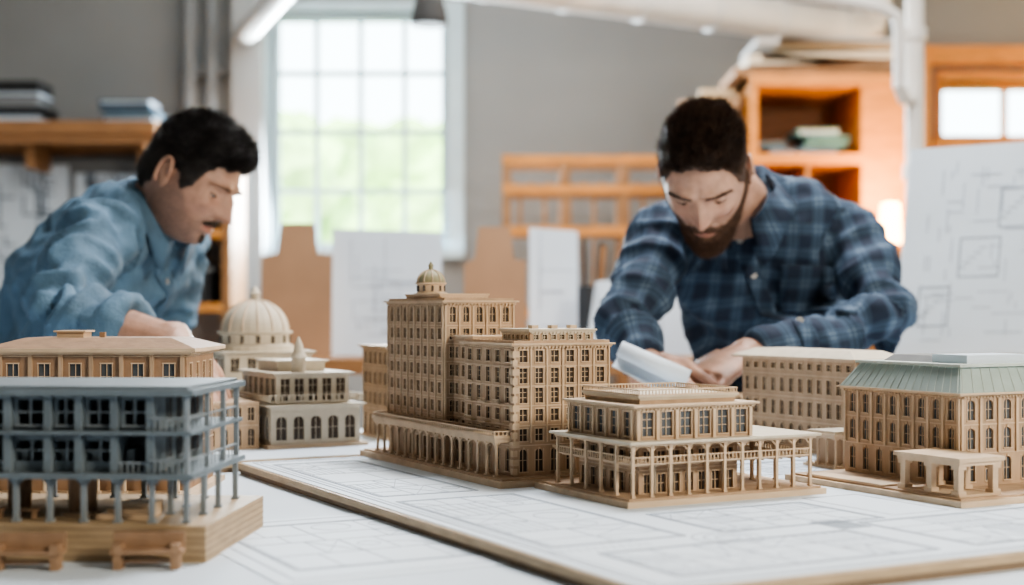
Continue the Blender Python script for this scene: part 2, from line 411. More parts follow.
for i in range(6):
    mb.box(.165+i*.012,.166+i*.012,.02,.15,.036,.038,WOODL)
mb.build('wooden_building_model',bw(.204,.348),TH)
# ------------------------------------------------------------ MODEL C : mansard
mb=MB()
mb.box(-.012,.34,-.014,.25,0,.006,WOODL); mb.box(-.006,.334,-.008,.245,.006,.008,WOOD)
x0,y0,x1,y1=.062,.060,.30,.235
Z=.008
z=block(mb,x0,x1,y0,y1,Z,[(.034,'a'),(.030,'a'),(.029,'a')],9,8,corn=.007,fw=.42,G=GLASSB,W=WOOD)
for i in range(9):
    y=y0+i*(y1-y0-.003)/8; mb.box(x0-.0022,x0,y,y+.003,Z+.034,z-.006,WOODL)
for i in range(10):
    x=x0+i*(x1-x0-.003)/9; mb.box(x,x+.003,y0-.0022,y0,Z+.034,z-.006,WOODL)
for k in range(10):
    mb.box(x0-.0030,x0+.007,y0-.0030,y0,Z+k*.0034,Z+k*.0034+.0026,WOODL); mb.box(x0-.0030,x0,y0,y0+.007,Z+k*.0034,Z+k*.0034+.0026,WOODL)
mb.frustum(x0-.004,x1+.004,y0-.004,y1+.004,z,z+.026,.016,.016,MINT)
k=16
for i in range(k+1):
    y=y0+(y1-y0)*i/k; mb.cyl((x0-.004,y,z+.0005),(x0+.012,y0+.014+(y1-y0-.028)*i/k,z+.0265),.0005,.0005,5,MINTL)
    x=x0+(x1-x0)*i/k; mb.cyl((x,y0-.004,z+.0005),(x0+.014+(x1-x0-.028)*i/k,y0+.012,z+.0265),.0005,.0005,5,MINTL)
mb.box(x0+.008,x1-.008,y0+.008,y1-.008,z+.026,z+.029,MINTL)
mb.frustum(x0+.03,x1-.03,y0+.03,y1-.03,z+.029,z+.036,.008,.008,SLATE)
mb.box(x0+.03,x0+.12,y0+.02,y0+.07,z+.029,z+.038,WHITEP2)
mb.box(0,.056,0,.085,.008,.010,WOODL); mb.box(-.003,.059,-.003,.088,.042,.046,WOODL); mb.box(0,.056,0,.085,.038,.042,WOODL)
for y in(.006,.0425,.079):
    for x in(.005,.051): column(mb,x,y,.010,.038,.0034,WOODL,True)
mb.box(-.006,.02,.1,.22,.008,.010,WOODL)
mb.build('wooden_building_model',bw(.499,.215),TH)
# ------------------------------------------------------------ MODEL D back right
mb=MB()
mb.box(-.008,.08,-.008,.245,0,.005,WOODL)
z=block(mb,0,.071,0,.235,.005,[(.036,'a'),(.032,'r'),(.030,'r'),(.02,'s')],5,12,corn=0,fw=.45,G=GLASSD,W=WOOD)
mb.box(-.012,.083,-.012,.247,z,z+.003,WOODL); mb.frustum(-.011,.082,-.011,.246,z+.003,z+.013,.02,.03,CREAM)
mb.build('wooden_building_model',(.439,1.82,BT),TH)
mb=MB()
mb.box(-.004,.074,-.004,.054,0,.003,WOODL); mb.box(-.004,.074,-.004,.054,.036,.041,WOODL); mb.box(.0,.07,.0,.05,.041,.044,CREAM)
mb.box(.012,.06,.012,.042,.003,.036,WOOD)
for i in range(6):
    for y in(.001,.049): column(mb,.002+i*.0132,y,.003,.036,.0018,WOODL)
for y in(.017,.033): column(mb,.002,y,.003,.036,.0018,WOODL); column(mb,.068,y,.003,.036,.0018,WOODL)
mb.build('pavilion_model',(.386,1.70,BT),TH)
mb=MB(); mb.box(-.005,.165,-.005,.105,0,.004,WOODL)
z=block(mb,0,.16,0,.10,.004,[(.04,'a'),(.034,'r'),(.034,'r')],7,5,corn=.006)
mb.frustum(-.004,.164,-.004,.104,z,z+.014,.03,.03,CREAM)
mb.build('wooden_building_model',(.66,1.83,BT),TH)
mb=MB(); z=block(mb,0,.14,0,.12,0,[(.027,'a'),(.026,'r'),(.024,'r')],6,5,corn=0)
mb.build('wooden_building_model',bw(.655,.942,TT),TH)
# ------------------------------------------------------------ domed building + terrace building
mb=MB(); mb.box(-.08,.08,-.08,.08,0,.006,WOODL)
z=block(mb,-.07,.07,-.07,.07,.006,[(.05,'a'),(.045,'a'),(.035,'r')],5,5,corn=.006,W=CREAM,T=CREAM)
prof=[(.062,z),(.062,z+.008),(.055,z+.010),(.055,z+.026),(.060,z+.028),(.060,z+.031)]
mb.lathe(0,0,prof,28,CREAM)
prof=[(.054*math.cos(a),z+.031+.050*math.sin(a)) for a in [i*math.pi/2/12 for i in range(12)]]+[(.008,z+.081),(.007,z+.090),(.009,z+.091),(.002,z+.102)]
mb.lathe(0,0,prof,28,CREAM)
for i in range(14):
    a=i*2*math.pi/14
    mb.box(.053*math.cos(a)-.003,.053*math.cos(a)+.003,.053*math.sin(a)-.003,.053*math.sin(a)+.003,z+.012,z+.024,GLASSD)
    mb.loft([(.0545*math.cos(q)*math.cos(a),.0545*math.cos(q)*math.sin(a),z+.031+.0505*math.sin(q)) for q in [j*math.pi/18 for j in range(9)]],[(.0012,.0012)]*9,None,6,WOODL)
mb.build('domed_building_model',(-.412,2.28,TT),TH)
mb=MB()
mb.box(-.006,.14,-.006,.19,0,.005,WOODL)
z=block(mb,.0,.13,0,.18,.005,[(.045,'a'),(.006,'n')],5,6,corn=.008,dent=False,W=CREAM,T=CREAM,fw=.6)
z=block(mb,.012,.118,.012,.168,z,[(.040,'t')],5,6,corn=.007,dent=False,W=CREAM,T=CREAM,fw=.65)
balus(mb,-.004,.134,-.004,.184,.0635,.010,CREAM,sp=.009,r=.001)
z=block(mb,.03,.10,.06,.15,z,[(.012,'n')],4,5,corn=.005,dent=False,W=CREAM,T=CREAM)
mb.lathe(.05,.03,[(.010,z-.016),(.010,z+.004),(.012,z+.005),(.008,z+.012),(.006,z+.022),(.001,z+.034)],14,CREAM)
mb.build('terraced_building_model',bw(.09,1.07),TH)
mb=MB(); z=block(mb,0,.078,0,.085,0,[(.033,'a'),(.030,'r')],4,4,corn=0); mb.build('wooden_building_model',bw(.0,1.085),TH)
mb=MB(); mb.box(-.004,.094,-.004,.104,0,.004,WOODL)
z=block(mb,0,.09,0,.10,.004,[(.04,'d'),(.03,'r'),(.03,'r'),(.03,'r')],5,5,corn=.006)
mb.build('wooden_building_model',bw(.285,1.12),TH)
# ------------------------------------------------------------ MODEL H hip roof behind the grey one
mb=MB(); mb.box(-.012,.222,-.03,.15,0,.006,WOODL)
z=block(mb,0,.21,0,.14,.006,[(.05,'n'),(.052,'a'),(.046,'r')],6,4,corn=0,fw=.36,G=GLASSB,W=WOODD,T=WOODL)
for i in range(8):
    column(mb,.004+i*.0288,-.022,.006,.052,.0022,WOODL)
mb.box(-.004,.214,-.028,0,.052,.057,WOODL)
mb.box(-.006,.216,-.006,.146,z,z+.003,WOODL); mb.box(-.012,.222,-.012,.152,z+.003,z+.007,WOODL)
mb.frustum(-.012,.222,-.012,.152,z+.007,z+.018,.035,.04,WOODD)
mb.box(.055,.085,.04,.07,z+.016,z+.024,WOODL); mb.box(.052,.088,.037,.073,z+.024,z+.026,WOODL)
mb.box(.10,.106,.05,.056,z+.016,z+.024,WOODD)
for i in range(7): mb.box(.004+i*.0333,.008+i*.0333,-.004,0,.058,z,WOOD)
mb.build('wooden_building_model',(-.567,1.56,TT),math.radians(0))
# ------------------------------------------------------------ MODEL G grey villa on slab
mb=MB()
mb.box(0,.262,0,.19,0,.030,PLY); 
for i in range(5): mb.box(-.0003,.2623,-.0003,.1903,.004+i*.0055,.0046+i*.0055,PLYD)
Z=.030; x0,x1,y0,y1=.010,.212,.018,.165
xe=.246
xs=[x0+.004+(xe-x0-.008)*i/8 for i in range(9)]
for x in xs:
    for y in(y0-.004,y1): column(mb,x,y,Z,.066,.0021,GREYL,True)
for y in(y0+.045,y0+.09): 
    for x in (xs[0],xs[-1],xs[4],xs[7]): column(mb,x,y,Z,.066,.0021,GREYL,True)
for i in range(8):
    for sg,xx in((1,xs[i]),(-1,xs[i+1])):
        mb.cyl((xx,y0-.004,.059),(xx+sg*.006,y0-.004,.0655),.0011,.0011,6,GREYL)
mb.cyl((.138,.06,Z),(.138,.06,.066),.012,.012,20,WOODD); mb.cyl((.138,.06,Z),(.138,.06,Z+.003),.018,.018,20,WOODL)
mb.cyl((.070,.09,Z),(.070,.09,.066),.010,.010,20,WOODD)
for s in range(3): mb.box(.16+s*.008,.205,.03+s*.006,.07,Z+s*.004,Z+.004+s*.004,WOODL)
for k in range(3): mb.box(.03+k*.03,.05+k*.03,.03,.038,Z+.006,Z+.008,WOODD); mb.box(.032+k*.03,.035+k*.03,.031,.037,Z,Z+.006,WOODD); mb.box(.045+k*.03,.048+k*.03,.031,.037,Z,Z+.006,WOODD)
mb.box(x0-.008,xe+.004,y0-.012,y1+.006,.066,.0705,GREYM)
mb.box(x0-.006,xe+.002,y0-.010,y1+.004,.102,.1050,GREYM)
mb.box(x0-.008,xe+.004,y0-.012,y1+.006,.134,.139,GREYM); mb.box(x0-.002,xe-.002,y0-.006,y1,.139,.1415,GREYM)
mb.box(x0+.004,x1-.004,y0+.030,y0+.032,.0705,.134,GREYD); mb.box(x0+.004,x1-.004,y1-.02,y1-.018,.0705,.134,GREYD)
bx=[x0+.002,.055,.092,.126,.152,.182,x1]
for x in bx:
    mb.box(x-.0022,x+.0022,y0-.004,y0+.030,.0705,.102,GREYM); mb.box(x-.0022,x+.0022,y0-.004,y0+.030,.105,.134,GREYM)
    mb.box(x-.0030,x+.0030,y0-.006,y0-.002,.0705,.134,GREYM)
for i in range(6):
    a,b=bx[i]+.0030,bx[i+1]-.0030
    mb.box(a,b,y0+.002,y0+.005,.1050,.1095,GREYM); mb.box(a,b,y0+.002,y0+.005,.1300,.134,GREYM)
    mb.box(a,a+.0032,y0+.002,y0+.005,.1095,.1300,GREYM); mb.box(b-.0032,b,y0+.002,y0+.005,.1095,.1300,GREYM)
    w_=b-a; nm=3 if w_>.035 else 2
    for k in range(1,nm): mb.box(a+w_*k/nm-.0009,a+w_*k/nm+.0009,y0+.002,y0+.004,.1095,.1300,GREYL)
    mb.box(a+.003,b-.003,y0+.002,y0+.004,.1190,.1204,GREYL)
    mb.box(a+.002,b-.002,y0-.002,y0+.002,.1080,.1095,GREYL)
    if i in(0,1,5):
        mb.box(a,b,y0-.003,y0-.001,.078,.0795,GREYL)
        for k in range(5): 
            xx=a+(b-a)*(k+.5)/5; mb.box(xx-.0005,xx+.0005,y0-.003,y0-.001,.0705,.078,GREYL)
    else:
        mb.box(a,b,y0+.004,y0+.007,.0705,.079,GREYM); mb.box(a,b,y0+.004,y0+.007,.096,.102,GREYM)
        mb.box((a+b)/2-.001,(a+b)/2+.001,y0+.005,y0+.007,.079,.096,GREYL); mb.box(a,b,y0+.005,y0+.007,.087,.0885,GREYL)
    mb.box(a+.002,a+.008,y0+.012,y0+.029,.0705,.088,GREYL)
mb.box(x0,x0+.003,y0,y1,.0705,.134,GREYM); mb.box(x1-.003,x1,y0,y1,.0705,.134,GREYM); mb.box(x0,x1,y1-.003,y1,.0705,.134,GREYM)
for yy in(.045,.085,.125):
    for za,zb_ in((.079,.096),(.111,.129)):
        mb.box(x1,x1+.0006,yy,yy+.024,za,zb_,GREYD)
        mb.box(x1,x1+.0015,yy+.0115,yy+.0125,za,zb_,GREYL); mb.box(x1,x1+.002,yy-.001,yy+.025,za-.0015,za,GREYL)
for z0_,z1_ in((.0705,.102),(.1050,.134)):
    for y in(y0-.008,y0+.05,y0+.10,y1-.002): mb.box(xe-.005,xe-.001,y,y+.004,z0_,z1_,GREYL)
    mb.box(xe-.004,xe-.002,y0-.008,y1,z0_+.010,z0_+.0115,GREYL); mb.box(x1,xe-.002,y0-.008,y0-.006,z0_+.010,z0_+.0115,GREYL)
    for k in range(14): mb.box(xe-.0035,xe-.0025,y0+k*.011,y0+.001+k*.011,z0_,z0_+.010,GREYL)
    for k in range(6): mb.box(x1+.004+k*.005,x1+.005+k*.005,y0-.0075,y0-.0065,z0_,z0_+.010,GREYL)
mb.build('grey_building_model',(-.508,1.163,TT),math.radians(-4))
def bench(loc,rz):
    mb=MB(); s=1.12
    B=lambda *a:mb.box(*[k*s for k in a],WOODD)
    B(0,.050,0,.016,.011,.014); B(0,.050,.013,.016,.014,.025)
    for x in(.002,.042): B(x,x+.006,.001,.013,0,.011); B(x,x+.006,0,.013,.014,.018)
    B(.008,.042,.007,.010,.004,.007)
    mb.build('wooden_bench_model',loc,rz)
bench((-.315,1.112,TT),math.radians(3)); bench((-.408,1.107,TT),math.radians(2))
# ------------------------------------------------------------ PEOPLE
def bake(mb,voxel,iters):
    tmp=mb.build('tmp',recalc=True)
    r=tmp.modifiers.new('r','REMESH'); r.mode='VOXEL'; r.voxel_size=voxel; r.use_smooth_shade=True
    s=tmp.modifiers.new('s','SMOOTH'); s.factor=.5; s.iterations=iters
    dg=bpy.context.evaluated_depsgraph_get(); dg.update()
    me=bpy.data.meshes.new_from_object(tmp.evaluated_get(dg)); bpy.data.objects.remove(tmp)
    return me
def segd(p,a,b):
    ab=b-a; t=max(0,min(1,(p-a).dot(ab)/ab.length_squared)); q=a+ab*t; return (p-q).length,t
def ridge(p,k):
    return 1-abs(noise.noise(p*k))*2.2
def cloth(name,mb,voxel,iters,m,arms,parent,side,fold=.006,seed=0,drape=None):
    me=bake(mb,voxel,iters)
    me.materials.clear(); me.materials.append(m)
    for p in me.polygons: p.use_smooth=True; p.material_index=0
    at=me.attributes.new('cloth','FLOAT_VECTOR','POINT')
    sd=V(side).normalized(); SV=V((seed,seed*.7,3))
    nrm=[v.normal.copy() for v in me.vertices]; data=[]
    for i,v in enumerate(me.vertices):
        p=v.co.copy(); best=None
        for pts in arms:
            acc=0
            for k in range(len(pts)-1):
                a,b=V(pts[k]),V(pts[k+1]); d,t=segd(p,a,b); L=(b-a).length
                if (best is None or d<best[0]): best=(d,acc+t*L,a,b,t,k)
                acc+=L
        if best and best[0]<.075 and not(best[5]==0 and best[4]<=.001):
            a,b=best[2],best[3]; ax=(b-a).normalized(); q=p-a-ax*(p-a).dot(ax)
            s=ax.cross(V((0,1,0))).normalized()
            u=q.dot(s); data.append((u+.31,best[1]+.1,0))
            al=best[1]
            w=(.45+.9*math.exp(-((al-.26)/.07)**2))
            f=fold*w*(ridge(V((al*9,u*5,q.dot(ax.cross(s))*5))+SV,2.1)-.45)*1.1
        else:
            data.append((p.dot(sd),p.z,0))
            dn=V((.55,-.1,.83)) if drape is None else V(drape)
            dn.normalize(); tt=p.dot(dn); q=p-dn*tt
            f=fold*.9*(ridge(q*5.2+dn*tt*1.6+SV,1.6)-.45)
        f+=fold*.55*noise.noise(p*17+SV)+fold*.22*noise.noise(p*45)
        v.co=p+nrm[i]*f
    at.data.foreach_set('vector',[c for d in data for c in d])
    o=bpy.data.objects.new(name,me); sc.collection.objects.link(o); o.parent=parent
    bvh=BVHTree.FromPolygons([v.co for v in me.vertices],[tuple(p.vertices) for p in me.polygons])
    return o,bvh
def strip(name,bvh,pts,widthdir,w,cast,m,parent,n=30,off=.0022,buttons=0):
    mb=MB(); vs=[];fs=[];cast=V(cast).normalized(); wd=V(widthdir).normalized()
    pts=[V(p) for p in pts]
    def pt(t):
        k=min(int(t*(len(pts)-1)),len(pts)-2); f=t*(len(pts)-1)-k; return pts[k].lerp(pts[k+1],f)
    M_=6
    for i in range(n+1):
        for j in range(M_+1):
            p=pt(i/n)+wd*w*(j/M_-.5); h=bvh.ray_cast(p-cast*.6,cast)
            q=h[0] if h[0] else p
            nn=h[1] if h[1] else -cast
            if nn.dot(cast)>0: nn=-nn
            vs.append(q+nn*off)
    for i in range(n):
        for j in range(M_): a=i*(M_+1)+j; fs.append((a,a+1,a+M_+2,a+M_+1))
    mb.add(vs,fs,m); o=mb.build(name,smooth=True,parent=parent)
    at=o.data.attributes.new('cloth','FLOAT_VECTOR','POINT')
    at.data.foreach_set('vector',[c for v in o.data.vertices for c in (v.co.x+.013,v.co.z+.01,0)])
    s=o.modifiers.new('s','SOLIDIFY'); s.thickness=.0022; s.offset=0
    if buttons:
        mb=MB()
        for k in range(buttons):
            i=int((k+.5)/buttons*n); c=vs[i*(M_+1)+M_//2]; mb.cyl(c,c-cast*.003,.0055,.0055,14,BUTTON)
        mb.build('buttons',parent=parent)
def skinobj(name,mb,voxel,iters,m,parent):
    me=bake(mb,voxel,iters); me.materials.clear(); me.materials.append(m)
    for p in me.polygons: p.use_smooth=True; p.material_index=0
    o=bpy.data.objects.new(name,me); sc.collection.objects.link(o); o.parent=parent; return o
def hand(mb,W,D,N,ts,curl,m):
    W=V(W);D=V(D).normalized();N=V(N);N=(N-D*N.dot(D)).normalized();S=D.cross(N)
    mb.loft([W-D*.03,W,W+D*.03,W+D*.065,W+D*.092],[(.026,.019),(.027,.018),(.036,.0165),(.042,.0145),(.039,.010)],S,18,m)
    offs=(.031,.0105,-.0105,-.031); bs=(.088,.093,.089,.080); Ls=(.073,.081,.075,.060)
    for i in range(4):
        p=W+D*(bs[i]-.012)+S*ts*offs[i]*.93; P=[p]; sp=offs[i]*ts*2.2
        dirs=D+S*sp; dirs.normalize(); a=curl[i]; L=Ls[i]
        for k,(fr,mu) in enumerate(((.50,.55),(.32,1.5),(.24,2.2))):
            an=a*mu; P.append(P[-1]+(dirs*math.cos(an)+N*math.sin(an))*L*fr*(1.18 if k==0 else 1))
        P.append(P[-1]+(P[-1]-P[-2]).normalized()*.004)
        mb.loft(P,[(.0098,.0095),(.0092,.0088),(.0085,.0080),(.0072,.0068),(.004,.004)],S,12,m)
    p=W+D*.022+S*ts*.022
    d1=(D*.72+S*ts*.62+N*.25).normalized(); d2=(D*.85+S*ts*.28+N*.40).normalized()
    P=[p,p+d1*.038,p+d1*.038+d2*.032,p+d1*.038+d2*.056,p+d1*.038+d2*.061]
    mb.loft(P,[(.016,.014),(.0125,.0118),(.0108,.0098),(.008,.0075),(.004,.004)],N,12,m)
def g(x,s): return math.exp(-(x/s)**2)
def ss(e0,e1,x):
    t=max(0,min(1,(x-e0)/(e1-e0))); return t*t*(3-2*t)
def interp(tb,x):
    for (a,va),(b,vb) in zip(tb,tb[1:]):
        if x<=b: return va+(vb-va)*(x-a)/(b-a) if x>=a else tb[0][1]
    return tb[-1][1]
def head(name,parent,C,F,U,skin,hair,beardm,st):
    F=V(F).normalized(); Y=-F; U=V(U); Zc=(U-Y*U.dot(Y)).normalized(); X=Y.cross(Zc)
    SC=st.get('scale',1.0); NH=st.get('nose',.028)
    M=Matrix((X*SC,Y*SC,Zc*SC)).transposed()
    NT,NP=144,130; P=[];info=[]
    for j in range(NP+1):
        ph=-math.pi/2+math.pi*j/NP; cp=math.cos(ph); zz=math.sin(ph)
        c2=cp**(.78 if zz<0 else .95) if cp>1e-6 else 0
        for i in range(NT):
            th=2*math.pi*i/NT
            fx=math.sin(th); fy=-math.cos(th)
            fx=math.copysign(abs(fx)**.92,fx); fy2=math.copysign(abs(fy)**.92,fy)
            x=.0745*c2*fx; y=.096*c2*fy2; z=.118*zz
            s=max(0,-zz)
            x*=1-.22*s**1.3
            if y>0: y*=1-.42*ss(.1,1,s)
            fr=max(0,-fy)
            y-=.018*ss(.3,.95,s)*fr*ss(0,.5,c2)
            if y<0:
                ax=abs(x)
                y+=.0125*g(ax-.031,.015)*g(z-.004,.012)*fr
                y-=.0075*g(z-.026,.009)*g(ax-.026,.026)
                y+=.0025*g(x,.006)*g(z-.030,.012)
                y-=.0070*g(ax-.047,.015)*g(z+.020,.014)
                y+=.0070*g(ax-.046,.014)*g(z+.056,.02)
                t=max(0,min(1,(.020-z)/.052))
                if z>-.032: nh=NH*t**1.0
                else: nh=NH*g(z+.032,.0062)
                y-=nh*g(x,.0066+.0048*t)
                y-=.004*g(x,.006)*g(z-.006,.010)
                y-=.0075*g(ax-.0130,.0055)*g(z+.0295,.0065)
                lx=.018+(-.030-z)*.42
                if -.065<z<-.028: y+=.0032*g(ax-lx,.0032)
                y-=.0048*g(x,.024)*g(z+.056,.0065)+.0052*g(x,.020)*g(z+.0685,.006)-.0055*g(x,.024)*g(z+.0625,.0020)
                y+=.0045*g(x,.02)*g(z+.079,.0045)
                y-=.008*g(x,.020)*g(z+.098,.013)
                y+=.0007*math.sin(z*900)*g(z-.048,.014)*g(x,.035)
            P.append(V((x,y,z))); info.append(math.degrees(abs(math.atan2(fx,-fy))))
    mb=MB()
    faces=[];
    for j in range(NP):
        for i in range(NT): faces.append((j*NT+i,j*NT+(i+1)%NT,(j+1)*NT+(i+1)%NT,(j+1)*NT+i))
    T=lambda p:V(C)+M@p
    TP=[T(p) for p in P]
    mb.add(TP,faces,skin)
    tint=[]
    for p,a in zip(P,info):
        f=1 if p.y<0 else 0
        lip=ss(1.15,.85,math.sqrt((p.x/.023)**2+((p.z+.0625)/.0088)**2))*f*(p.y<-.05)
        red=max(.75*lip,f*.35*g(p.x,.014)*g(p.z+.026,.012),f*.25*g(abs(p.x)-.04,.016)*g(p.z+.028,.018),f*.25*g(abs(p.x)-.031,.014)*g(p.z+.006,.006))
        jaw=[(0,-.038),(20,-.040),(35,-.052),(55,-.045),(70,-.015),(84,.02),(95,-.03),(120,-.08),(180,-.2)]
        sb=st.get('stubble',0)*ss(-.006,.012,interp(jaw,a)-p.z)*(1-lip)*(.8+.4*noise.noise(p*300))
        ho=.55*ss(-.012,.006,p.z-interp(st['line'],a))
        tint.append((max(0,min(1,max(sb,ho))),red,0))
    rnd=random.Random(3)
    def shell(thick,m,thr,flow,ns,ln,wd):
        Q=[];H=[];LQ=[]
        for k,p in enumerate(P):
            h,drn=thick(p,info[k]); H.append(h); q=p+drn*h-(p.normalized()*.0015 if h<=thr else V()); LQ.append(q); Q.append(T(q))
        fs=[f for f in faces if max(H[k] for k in f)>thr]
        mb.add(Q,fs,m)
        fl=[f for f in fs if min(H[k] for k in f)>thr*.5]
        if not fl: return
        W=[]
        for f in fl: W.append(((LQ[f[1]]-LQ[f[0]]).cross(LQ[f[3]]-LQ[f[0]])).length+1e-9)
        vs=[];ff=[]
        for f in rnd.choices(fl,W,k=ns):
            u,w=rnd.random(),rnd.random()
            p=(LQ[f[0]]*(1-u)+LQ[f[1]]*u)*(1-w)+(LQ[f[3]]*(1-u)+LQ[f[2]]*u)*w
            n=p.normalized(); d0=(n*.75+V(flow(p))*.7+V((rnd.gauss(0,.22),rnd.gauss(0,.22),rnd.gauss(0,.22)))).normalized()
            d1=(n*.25+V(flow(p))+V((rnd.gauss(0,.25),rnd.gauss(0,.25),rnd.gauss(0,.25)))).normalized()
            L=ln(p)*rnd.uniform(.6,1.25); sd=d0.cross(n)
            if sd.length<.05: sd=d0.orthogonal()
            sd.normalize(); p=p-n*.002; a=p+d0*L*.5; b=a+d1*L*.5; o=len(vs)
            vs+=[T(p-sd*wd),T(p+sd*wd),T(a+sd*wd*.8),T(a-sd*wd*.8),T(b)]
            ff+=[(o,o+1,o+2,o+3),(o+3,o+2,o+4)]
        mb.add(vs,ff,m)
    tl=st['line']
    def ht(p,a):
        zl_=interp(tl,a)+.005*noise.noise(p*70)
        e=ss(0,.020,p.z-zl_)
        if e<=0: return 0,p.normalized()
        top=ss(.02,.09,p.z); front=ss(.0,-.07,p.y)
        h=st['side']+ (st['top']-st['side'])*top+st['quiff']*top*front
        q=V((p.x*70,p.y*14,p.z*30)); h*=1+.55*noise.noise(q)+.3*noise.noise(p*140)
        d=p.normalized()
        if st['quiff']>0: d=(d+V((0,-.5*front,.1))*top).normalized()
        return h*e+.0008,d
    def hflow(p):
        top=ss(.03,.08,p.z)
        tf=V(st['flow'])+V((.6*noise.noise(p*30),0,.5*noise.noise(p*25+V((4,4,4))))); return tf*top+V((0,.55,-.6))*(1-top)
    shell(ht,hair,.0006,hflow,24000,lambda p:st['len'][0]+(st['len'][1]-st['len'][0])*ss(.02,.08,p.z),.00045)
    if st.get('beard'):
        bl=[(0,-.040),(14,-.041),(22,-.047),(35,-.055),(50,-.047),(62,-.028),(70,-.008),(80,.02),(88,.022),(94,-.1),(180,-.2)]
        def bt(p,a):
            e=ss(0,.012,interp(bl,a)+.004*noise.noise(p*90)-p.z)
            if p.y<-.05: 
                e*=ss(.75,1.35,math.sqrt((p.x/.0235)**2+((p.z+.0640)/.0075)**2))
            if e<=0: return 0,p.normalized()
            h=.002+.009*ss(-.05,-.1,p.z)*ss(75,30,a)+.003*ss(-.05,-.08,p.z)
            h*=1+.35*noise.noise(V((p.x*80,p.y*80,p.z*30)))+.25*noise.noise(p*180)
            return h*e+.0003,(p.normalized()+V((0,-.3,-.2))).normalized()
        shell(bt,beardm,.0012,lambda p:(p.x*4,-.15,-.8),16000,lambda p:.006+.007*ss(-.06,-.1,p.z),.0004)
    else:
        def bt(p,a):
            e=0
            if p.y<-.04:
                e=ss(1.2,.7,math.sqrt((p.x/.027)**2+((p.z+.0495+.2*abs(p.x))/.0058)**2))
                e=max(e,ss(1.2,.6,math.sqrt((p.x/.015)**2+((p.z+.088)/.012)**2))*.35)
                if (abs(p.x)/.022)**2+((p.z+.0635)/.0065)**2<1: e=0
            return (.0016*e*(1+.5*noise.noise(p*150)) if e>0 else 0),V((0,-1,-.1)).normalized()
        shell(bt,beardm,.0005,lambda p:(p.x*14,-.15,-.7),1600,lambda p:.005,.00035)
    fv=[p for p in P if p.y<-.02]
    def surf(x,z):
        return min(fv,key=lambda p:(p.x-x)**2+(p.z-z)**2).y
    for sx in(-1,1):
        ex,ez=.031*sx,.005; ey=surf(ex,ez)+.0082
        mb.ell(T(V((ex,ey,ez))),(.0125,.0125,.0125),M,EYEW,16,12)
        mb.ell(T(V((ex*.98,ey-.0098,ez-.0045))),(.0052,.0032,.0052),M,EYED,12,8)
        vs=[];fs=[];n=14
        for a in range(6):
            el=math.radians(82-a*17.5)
            for b in range(n+1):
                az=math.radians(-88+176*b/n)
                r=.0138
                vs.append(T(V((ex+r*math.cos(el)*math.sin(az),ey-r*math.cos(el)*math.cos(az),ez+r*math.sin(el)))))
        for a in range(5):
            for b in range(n): fs.append((a*(n+1)+b,a*(n+1)+b+1,(a+1)*(n+1)+b+1,(a+1)*(n+1)+b))
        mb.add(vs,fs,skin)
        L=[T(V((ex+.0140*math.sin(math.radians(z)),ey-.0142*math.cos(math.radians(z)),ez-.0012-.0012*math.cos(math.radians(z))))) for z in range(-70,71,14)]
        mb.loft(L,[(.0008,.0008)]*len(L),None,6,EYED)
        vs=[];fs=[]
        for a in range(3):
            el=math.radians(-75+a*18)
            for b in range(n+1):
                az=math.radians(-88+176*b/n); r=.0136
                vs.append(T(V((ex+r*math.cos(el)*math.sin(az),ey-r*math.cos(el)*math.cos(az),ez+r*math.sin(el)))))
        for a in range(2):
            for b in range(n): fs.append((a*(n+1)+b,a*(n+1)+b+1,(a+1)*(n+1)+b+1,(a+1)*(n+1)+b))
        mb.add(vs,fs,skin)
        vs=[];ff=[]
        for q in range(420):
            t=rnd.random(); bx_=sx*(.011+.043*t); bz=.0200+.006*math.sin(t*2.4)-.004*t+rnd.gauss(0,.0019*(1-.5*t))
            p=V((bx_,surf(bx_,bz)-.0002,bz)); d=V((sx*(.9),-.25,.45-.9*t)).normalized(); L=.0065; sd=V((0,0,1)).cross(d).cross(d).normalized(); o=len(vs)
            b=p+d*L+V((0,-.001,0)); vs+=[T(p-sd*.00045),T(p+sd*.00045),T(b)]; ff.append((o,o+1,o+2))
        mb.add(vs,ff,hair)
        Me=M@Matrix.Rotation(math.radians(18)*sx,3,'Z')@Matrix.Rotation(math.radians(-10),3,'X')
        ec=V((.0745*sx,.012,-.006))
        mb.ell(T(ec),(.006,.017,.029),Me,skin,16,12)
        rim=[T(ec+Matrix.Rotation(math.radians(18)*sx,3,'Z')@V((.005*sx,.0165*math.cos(math.radians(k)),.003+.028*math.sin(math.radians(k))))) for k in range(-60,200,20)]
        mb.loft(rim,[(.0036,.0036)]*len(rim),None,8,skin)
    o=mb.build(name,smooth=True,parent=parent,recalc=False)
    bm=bmesh.new(); bm.from_mesh(o.data); bmesh.ops.recalc_face_normals(bm,faces=bm.faces); bm.to_mesh(o.data); bm.free()
    at=o.data.attributes.new('tint','FLOAT_VECTOR','POINT'); N=len(o.data.vertices)
    fl=[c for t in tint for c in t]+[0.0]*(3*(N-len(tint))); at.data.foreach_set('vector',fl)
    return M
